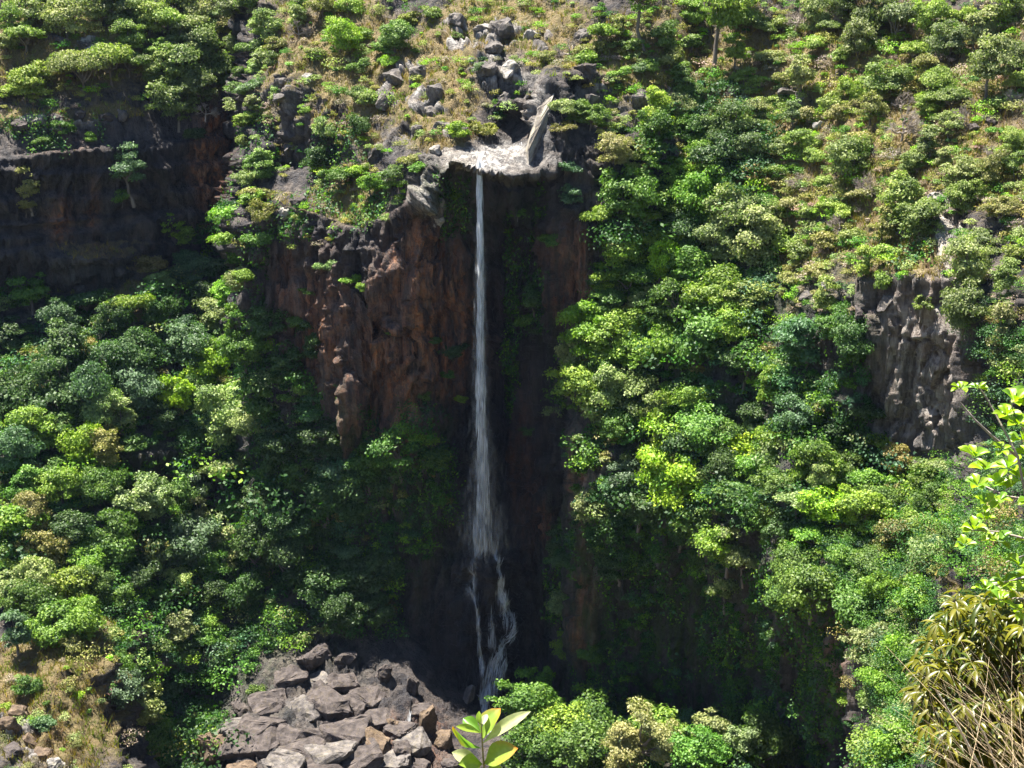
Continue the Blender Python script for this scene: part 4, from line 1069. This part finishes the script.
# --- lime-leaved sapling reaching in from the right edge
Yt = 9.0
foot = near_ground(4.35, 9.3)
SAP = link('leafy_sapling', None, loc=Vector(foot))
def L9(u, v, dy=0): return at(u, v, Yt + dy) - foot
trunk = [L9(1102, 1020) * 0 + np.array([0, 0, -.2]), L9(1100, 860, .2), L9(1085, 720, .1), L9(1072, 640), L9(1060, 560), L9(1052, 470), L9(1048, 400)]
v, f = tubes([(trunk, [.05, .045, .035, .03, .025, .018, .01])])
link('trunk', np_mesh('trunk', v, f, M_BARK, True), SAP)
for path in [[(1066, 600), (1040, 570), (1018, 457), (1003, 428), (986, 397), (978, 386)], [(1018, 457), (993, 437), (975, 420), (960, 402)], [(1062, 575), (1030, 576), (1004, 582), (996, 586)],
             [(1056, 520), (1030, 500), (1005, 496), (985, 486)], [(1052, 470), (1030, 440), (1015, 415), (1010, 400)], [(1058, 545), (1030, 540), (1000, 532), (972, 530)], [(1046, 560), (1024, 556), (1006, 562)], [(1070, 630), (1040, 600), (1014, 598), (1002, 596)]]:
    pts = [L9(a, b, .1 * RS.randn()) for a, b in path]
    v, f = tubes([(pts, np.linspace(.013, .004, len(pts)))])
    link('branch', np_mesh('branch', v, f, M_TWIG, True), SAP)
px9 = 9.9 / F
for (u, v, r) in [(961, 389, 9), (978, 388, 7), (1014, 402, 17), (1006, 415, 12), (1018, 424, 14), (975, 457, 13), (984, 470, 13), (1008, 468, 14), (978, 486, 12), (986, 504, 12), (994, 486, 12), (1000, 500, 10), (974, 530, 11), (998, 541, 13), (985, 520, 9),
                  (1020, 566, 13), (1004, 582, 12), (985, 590, 12), (1016, 592, 12), (1000, 600, 11), (1020, 480, 13), (1022, 440, 12), (965, 545, 9), (1022, 610, 12), (1002, 450, 9), (1028, 400, 14), (1030, 455, 14), (1032, 500, 13), (1030, 540, 13), (1034, 580, 14)]:
    c = L9(u, v, .25 * RS.randn())
    bl = []
    k = 8
    for i in range(k):
        an = 2 * math.pi * i / k + RS.rand()
        d = np.array([math.cos(an), .8 * math.sin(an), .25 + .35 * RS.randn()]); d /= np.linalg.norm(d)
        ln = 1.25 * r * px9 * RS.uniform(.8, 1.15)
        h = np.array((.235, .37, .008)) * math.exp(RS.normal(0, .18)) if RS.rand() < .8 else np.array((.16, .32, .03))
        bl.append(leaf_blade(c + d * .12 * ln, c + d * ln, ln * .56, (.1 * RS.randn(), -.2, 1), 'obovate', .15, h, nl=7))
    link('leaf_rosette', blades_mesh('leaf_rosette', bl), SAP)
tag(SAP, 'lime green broad-leaved sapling with bare twigs reaching in at the right edge', 'sapling')

# --- tree with drooping olive leaves
Ym = 14.0
c0 = at(1000, 690, Ym)
foot = near_ground(c0[0] + .3, Ym + .3)
MG = link('drooping_leaf_tree', None, loc=Vector(foot))
px14 = 15.6 / F
poly = [(912, 676), (922, 650), (940, 618), (957, 592), (985, 583), (1015, 580), (1060, 588), (1090, 640), (1090, 770), (1000, 800), (945, 770), (930, 735), (915, 705)]
spots = []
while len(spots) < 430:
    u, v = RS.uniform(905, 1095), RS.uniform(575, 805)
    if in_poly(np.array([u]), np.array([v]), poly)[0]:
        edge = np.hypot((u - 1005) / 95, (v - 690) / 115)
        dy = -1.5 * math.sqrt(max(0, 1 - min(1, edge) ** 2)) * RS.rand() ** .4 + .4 * RS.randn()
        spots.append((u, v, dy))
bl = []
for (u, v, dy) in spots:
    c = at(u, v, Ym + dy) - foot
    k = 9
    for i in range(k):
        an = 2 * math.pi * i / k + RS.rand()
        d = np.array([math.cos(an), math.sin(an), RS.uniform(-1.1, .25)]); d /= np.linalg.norm(d)
        ln = RS.uniform(13, 21) * px14
        bs = RS.rand()
        h = np.array((.155, .145, .005)) if bs < .55 else np.array((.24, .215, .03)) if bs < .68 else np.array((.055, .075, .006))
        bl.append(leaf_blade(c + d * .02, c + d * ln + np.array([0, 0, -.25 * ln]), ln * .23, (.1 * RS.randn(), .1 * RS.randn(), 1), 'lance', .2, h * .8 * math.exp(RS.normal(0, .2)), nl=6, nw=3))
link('crown', blades_mesh('crown', bl), MG)
hub = at(1003, 745, Ym) - foot
paths = [([np.array([0, 0, -.3]), hub * .5 + np.array([.2, 0, 0]), hub], [.12, .10, .08])]
for (u, v, dy) in spots[::4]:
    paths.append((bend(hub, at(u, v, Ym + dy) - foot, RS, 5, .05), np.linspace(.035, .008, 5)))
v, f = tubes(paths)
link('trunk', np_mesh('trunk', v, f, M_BARK, True), MG)
tag(MG, 'leafy tree with narrow drooping olive yellow leaves at lower right', 'tree')

# --- clump of long dry reeds in front of it
Yr = 8.3
foot = near_ground(3.55, 8.6)
REED = link('dry_reed_clump', None, loc=Vector(foot))
def fan(n, ends, rad, seed, spread=.5):
    rs = np.random.RandomState(seed); out = []
    for i in range(n):
        e = ends[rs.randint(len(ends))]
        tip = at(e[0] + rs.normal(0, 16), e[1] + rs.normal(0, 18), Yr + rs.normal(0, .35)) - foot
        b = at(rs.normal(1055, 45), 830, Yr + rs.normal(0, .3)) - foot; b = b + (b - tip) * .25
        mid = (b + tip) / 2 + np.array([rs.normal(0, .1), rs.normal(0, .1), .28 * rs.rand()])
        tt = np.linspace(0, 1, 8)[:, None]
        pts = (1 - tt) ** 2 * b + 2 * tt * (1 - tt) * mid + tt ** 2 * tip
        out.append((pts, np.linspace(rad * rs.uniform(.8, 1.5), rad * .3, 8)))
    return out
M_STRAW = plain_material('straw', (.42, .32, .18), (.62, .50, .33), 6, .8)
ends = [(915, 655), (925, 690), (945, 680), (960, 668), (980, 690), (1000, 680), (1015, 668), (1030, 690), (905, 725), (935, 740), (955, 720), (1020, 650), (1040, 700), (970, 640), (1050, 655), (990, 715), (1010, 720), (1035, 735)]
v, f = tubes(fan(95, ends, .0027, 3)); link('stems', np_mesh('stems', v, f, M_STRAW, True), REED).name = 'reed_stem'
thick = [([np.array([.0, 0, -.1]), at(992, 790, Yr) - foot, at(960, 730, Yr) - foot, at(936, 690, Yr - .1) - foot], [.018, .014, .011, .006]), ([np.array([.2, 0, -.1]), at(1004, 790, Yr) - foot, at(985, 735, Yr) - foot, at(962, 700, Yr) - foot], [.013, .010, .008, .004])]
for pth in thick:
    v, f = tubes([(bend(pth[0][0], pth[0][1], RS, 4, .02).tolist() + [list(x) for x in pth[0][2:]], np.interp(np.linspace(0, 1, 6), np.linspace(0, 1, 4), pth[1]))])
    link('cane', np_mesh('cane', v, f, plain_material('pale_cane', (.55, .46, .36), (.72, .64, .52), 8), True), REED)
tag(REED, 'fan of long dry straw coloured reeds in the lower right corner', 'reeds')
# ------------------------------------------------------------------ labels that single each plant and rock out
ZONES = [
 (-200,85,-200,50,"in the top left corner"), (-200,85,50,125,"above the dark left cliff's outer end"), (85,165,-200,45,"along the top edge, left slope"), (85,165,45,125,"above the middle of the dark left cliff"),
 (165,256,-200,45,"at the top beside the dark ravine"), (165,256,45,125,"above the dark cliff beside the ravine"), (-200,232,125,235,"growing on the dark left cliff face"),
 (-200,120,235,350,"below the left cliff's outer half"), (120,232,235,350,"below the left cliff's ravine end"), (232,280,75,350,"on the left edge of the buttress"),
 (256,345,-200,75,"on the buttress top beside the ravine"), (345,440,-200,75,"at the top of the grassy buttress"), (280,345,75,260,"on the buttress's steep left step"), (345,440,75,260,"on the buttress left of the waterfall lip"),
 (440,560,-200,60,"among the grey outcrops above the waterfall"), (440,530,60,180,"beside the pale ledge above the waterfall"), (530,600,-200,75,"on the slope above the pale rib"), (530,600,75,260,"on the cliff right of the waterfall lip"),
 (600,680,-200,75,"at the top around the thin tall tree"), (680,770,-200,75,"around the tall dark-trunked top tree"), (770,850,-200,75,"at the top around the bare tree"), (850,2000,-200,75,"in the top right corner"),
 (600,680,75,190,"at the head of the wooded spur"), (680,770,75,190,"below the tall dark-trunked tree"), (770,870,75,190,"in the middle of the upper right slope"), (870,2000,75,190,"on the upper slope at the right edge"),
 (570,665,190,300,"at the wooded spur's upper left edge"), (665,775,190,300,"in the upper part of the wooded gully"), (775,870,190,330,"on the dry slope beside the wooded gully"), (870,2000,190,330,"atop the grey right cliff"),
 (540,640,300,440,"on the wooded spur's left edge, midway"), (640,775,300,440,"in the middle of the wooded gully"), (775,885,330,460,"just left of the grey right cliff"), (885,2000,330,450,"right beside the grey right cliff"),
 (540,640,440,570,"on the wooded spur's lower edge"), (640,720,440,570,"around the big yellow-green tree"), (720,790,440,640,"above the shaded right wall"), (790,885,460,640,"below and left of the grey right cliff"), (885,2000,450,640,"below the grey right cliff"),
 (540,640,570,670,"at the foot of the wooded spur"), (470,640,660,2000,"on the floor right of the waterfall"), (640,840,640,2000,"below the shaded right wall"), (840,2000,600,2000,"at lower right beside the drooping tree"),
 (-200,70,350,480,"at the left edge below the cliff"), (70,150,350,480,"high on the wooded left slope"), (150,256,350,480,"on the left slope under the buttress"), (256,330,260,480,"against the foot of the buttress"), (330,450,260,520,"under the rust coloured wall"),
 (256,330,480,640,"in the shaded hollow above the boulders"), (330,450,520,660,"in deep shade above the boulders"), (-200,70,480,640,"at the left edge, lower slope"), (70,150,480,640,"in the middle of the lower left slope"), (150,256,480,640,"lower left beside the shaded hollow"),
 (-200,110,640,2000,"on the dry grassy shoulder at lower left"), (110,205,640,2000,"in the green gully left of the boulders"), (205,480,630,2000,"on the gorge floor below the rust wall"), (480,640,640,2000,"at the waterfall's foot")]
def zone_of(u, v):
    for a, b, c_, d_, t in ZONES:
        if a <= u < b and c_ <= v < d_: return t
    return "on the gorge wall"
NUM = ['', 'one', 'two', 'three', 'four', 'five', 'six', 'seven', 'eight', 'nine', 'ten', 'eleven', 'twelve', 'thirteen', 'fourteen', 'fifteen', 'sixteen', 'seventeen', 'eighteen', 'nineteen', 'twenty']
ORD = ['', 'first', 'second', 'third', 'fourth', 'fifth', 'sixth', 'seventh', 'eighth', 'ninth', 'tenth', 'eleventh', 'twelfth', 'thirteenth', 'fourteenth', 'fifteenth', 'sixteenth']
def rank_text(i, n):
    if n == 2: return ('left', 'right')[i] + ' of two'
    if i == 0: return 'leftmost of the'
    if i == n - 1: return 'rightmost of the'
    if n == 3: return 'middle of three'
    return (ORD[i + 1] + ' from left of') if i < n / 2 else (ORD[n - i] + ' from right of')
def name_all(recs, say, many):
    byk = {}
    for r_ in recs:
        r_['zone'] = zone_of(r_['u'], r_['v']); byk.setdefault((say(r_), r_['zone']), []).append(r_)
    for (what, zn), rs_ in byk.items():
        rs_.sort(key=lambda q: (q['u'], q['v']))
        if len(rs_) == 1:
            rs_[0]['o']['label'] = what + ' ' + zn
        else:
            for i, q in enumerate(rs_):
                q['o']['label'] = rank_text(i, len(rs_)) + ' ' + many(what) + ' ' + zn
HUEW = {'l': 'light green', 'm': 'mid-green', 'd': 'dark green', 'p': 'pale greyish-green', 'o': 'olive', 'y': 'bright yellow-green', 'b': 'leafless brown', 'c': 'blue-green'}
FORM = {'dome': 'round tree', 'flat': 'flat-topped tree', 'tall': 'tall narrow tree', 'loose': 'open-crowned tree', 'bush': 'shrub', 'bare': 'twiggy tree'}
def say_tree(q):
    size = ''
    if q['kind'] != 'bush' and q['kind'] != 'bare': size = 'small ' if q['r'] < 13 else 'large ' if q['r'] > 17.5 else ''
    return size + HUEW[q['hue']] + ' ' + FORM[q['kind']]
name_all(TREES, say_tree, lambda w: w + 's')
GRP = {'dome': 'round-crowned trees on the gorge slopes', 'flat': 'flat-topped trees on the gorge slopes', 'tall': 'narrow trees on the gorge slopes', 'loose': 'open-crowned trees on the gorge slopes', 'bush': 'shrubs on the gorge slopes', 'bare': 'leafless trees on the upper slopes'}
for q in TREES:
    q['o']['category'] = 'shrub' if q['kind'] == 'bush' else 'tree'
    q['o']['group'] = GRP[q['kind']]
ROCKW = {'boulder_rock': 'brown-grey', 'tan_rock': 'tan', 'bleached_rock': 'bleached pale', 'grey_rock': 'grey'}
lone = [q for q in ROCKS if q['mat'] == 'rib']
name_all([q for q in ROCKS if q['mat'] != 'rib'], lambda q: ('big ' if q['r'] >= 18 else 'small ' if q['r'] < 7.5 else '') + ROCKW[q['mat']] + ' ' + q['o'].name.split('.')[0].replace('_', ' '), lambda w: w + 's')
for q in ROCKS:
    q['o']['category'] = 'rock' if q['o'].name.startswith('rock') else 'boulder'
    if q['mat'] != 'rib': q['o']['group'] = 'outcrop rocks on the upper slopes' if q['o'].name.split('.')[0] == 'rock' else 'flat boulders on the gorge floor' if 'flat' in q['o'].name else 'boulders on the gorge floor'
RIB['label'] = 'steep pale rib of rock leaning against the cliff right of the waterfall lip'; RIB['category'] = 'rock'
RIB_TALL['label'] = 'tall pale vertical rib of rock rising above the grey right cliff'; RIB_TALL['category'] = 'rock'
RIB_SHORT['label'] = 'short pale rib of rock at the right end of the grey right cliff top'; RIB_SHORT['category'] = 'rock'
for q in (RIB, RIB_TALL, RIB_SHORT): q['group'] = 'pale ribs of rock on the gorge walls'
# ------------------------------------------------------------------ light, sky, camera
SUN = Vector((-0.28, 0.215, 0.92)).normalized()
w = bpy.data.worlds.new('World'); scene.world = w; w.use_nodes = True
wn = w.node_tree; bg = wn.nodes['Background']
sky = wn.nodes.new('ShaderNodeTexSky'); sky.sky_type = 'NISHITA'; sky.sun_disc = False
sky.sun_elevation = math.asin(SUN.z); sky.sun_rotation = math.atan2(SUN.x, SUN.y)
sky.air_density = 1.0; sky.dust_density = 0.6; sky.ozone_density = 4.0
wn.links.new(sky.outputs[0], bg.inputs[0]); bg.inputs[1].default_value = 0.05
sl = bpy.data.lights.new('sun', 'SUN'); sl.energy = 5.0; sl.angle = math.radians(0.5); sl.color = (1.0, 0.94, 0.84)
so = bpy.data.objects.new('sun', sl); COL.objects.link(so); so.rotation_euler = SUN.to_track_quat('Z', 'Y').to_euler()

cam = bpy.data.cameras.new('camera'); co = bpy.data.objects.new('camera', cam); COL.objects.link(co)
cam.sensor_width = 36.0; cam.lens = F / 1024.0 * 36.0; cam.clip_start = 0.1; cam.clip_end = 3000
co.location = (0, 0, 0); co.rotation_euler = (math.pi / 2 - PITCH, 0, 0)
scene.camera = co
vs = scene.view_settings
vs.view_transform = 'Standard'; vs.look = 'None'; vs.gamma = 1.0; vs.use_curve_mapping = False; vs.exposure = 2.1
cy = scene.cycles
cy.max_bounces = 5; cy.diffuse_bounces = 3; cy.glossy_bounces = 2; cy.transmission_bounces = 3; cy.transparent_max_bounces = 8
cy.sample_clamp_indirect = 4.0; cy.caustics_reflective = False; cy.caustics_refractive = False
cy.use_denoising = True; cy.denoiser = 'OPENIMAGEDENOISE'; cy.denoising_input_passes = 'RGB_ALBEDO_NORMAL'; cy.denoising_prefilter = 'NONE'
scene.render.use_persistent_data = False

# thin air between the viewer and the far wall
HAZE = True
if HAZE:
    m, nt, out = new_mat('haze')
    pv = N(nt, 'ShaderNodeVolumePrincipled'); pv.inputs['Color'].default_value = (.45, .62, 1, 1); pv.inputs['Density'].default_value = 0.00002; pv.inputs['Anisotropy'].default_value = 0.0
    nt.links.new(pv.outputs[0], out.inputs['Volume'])
    bm = bmesh.new(); bmesh.ops.create_cube(bm, size=1)
    me = bpy.data.meshes.new('haze'); bm.to_mesh(me); bm.free(); me.materials.append(m)
    hz = link('haze', me, loc=(0, 300, -50)); hz.scale = (1900, 1900, 320)
    tag(hz, 'thin blue air filling the gorge', None, None, 'stuff')
    cy.volume_bounces = 0
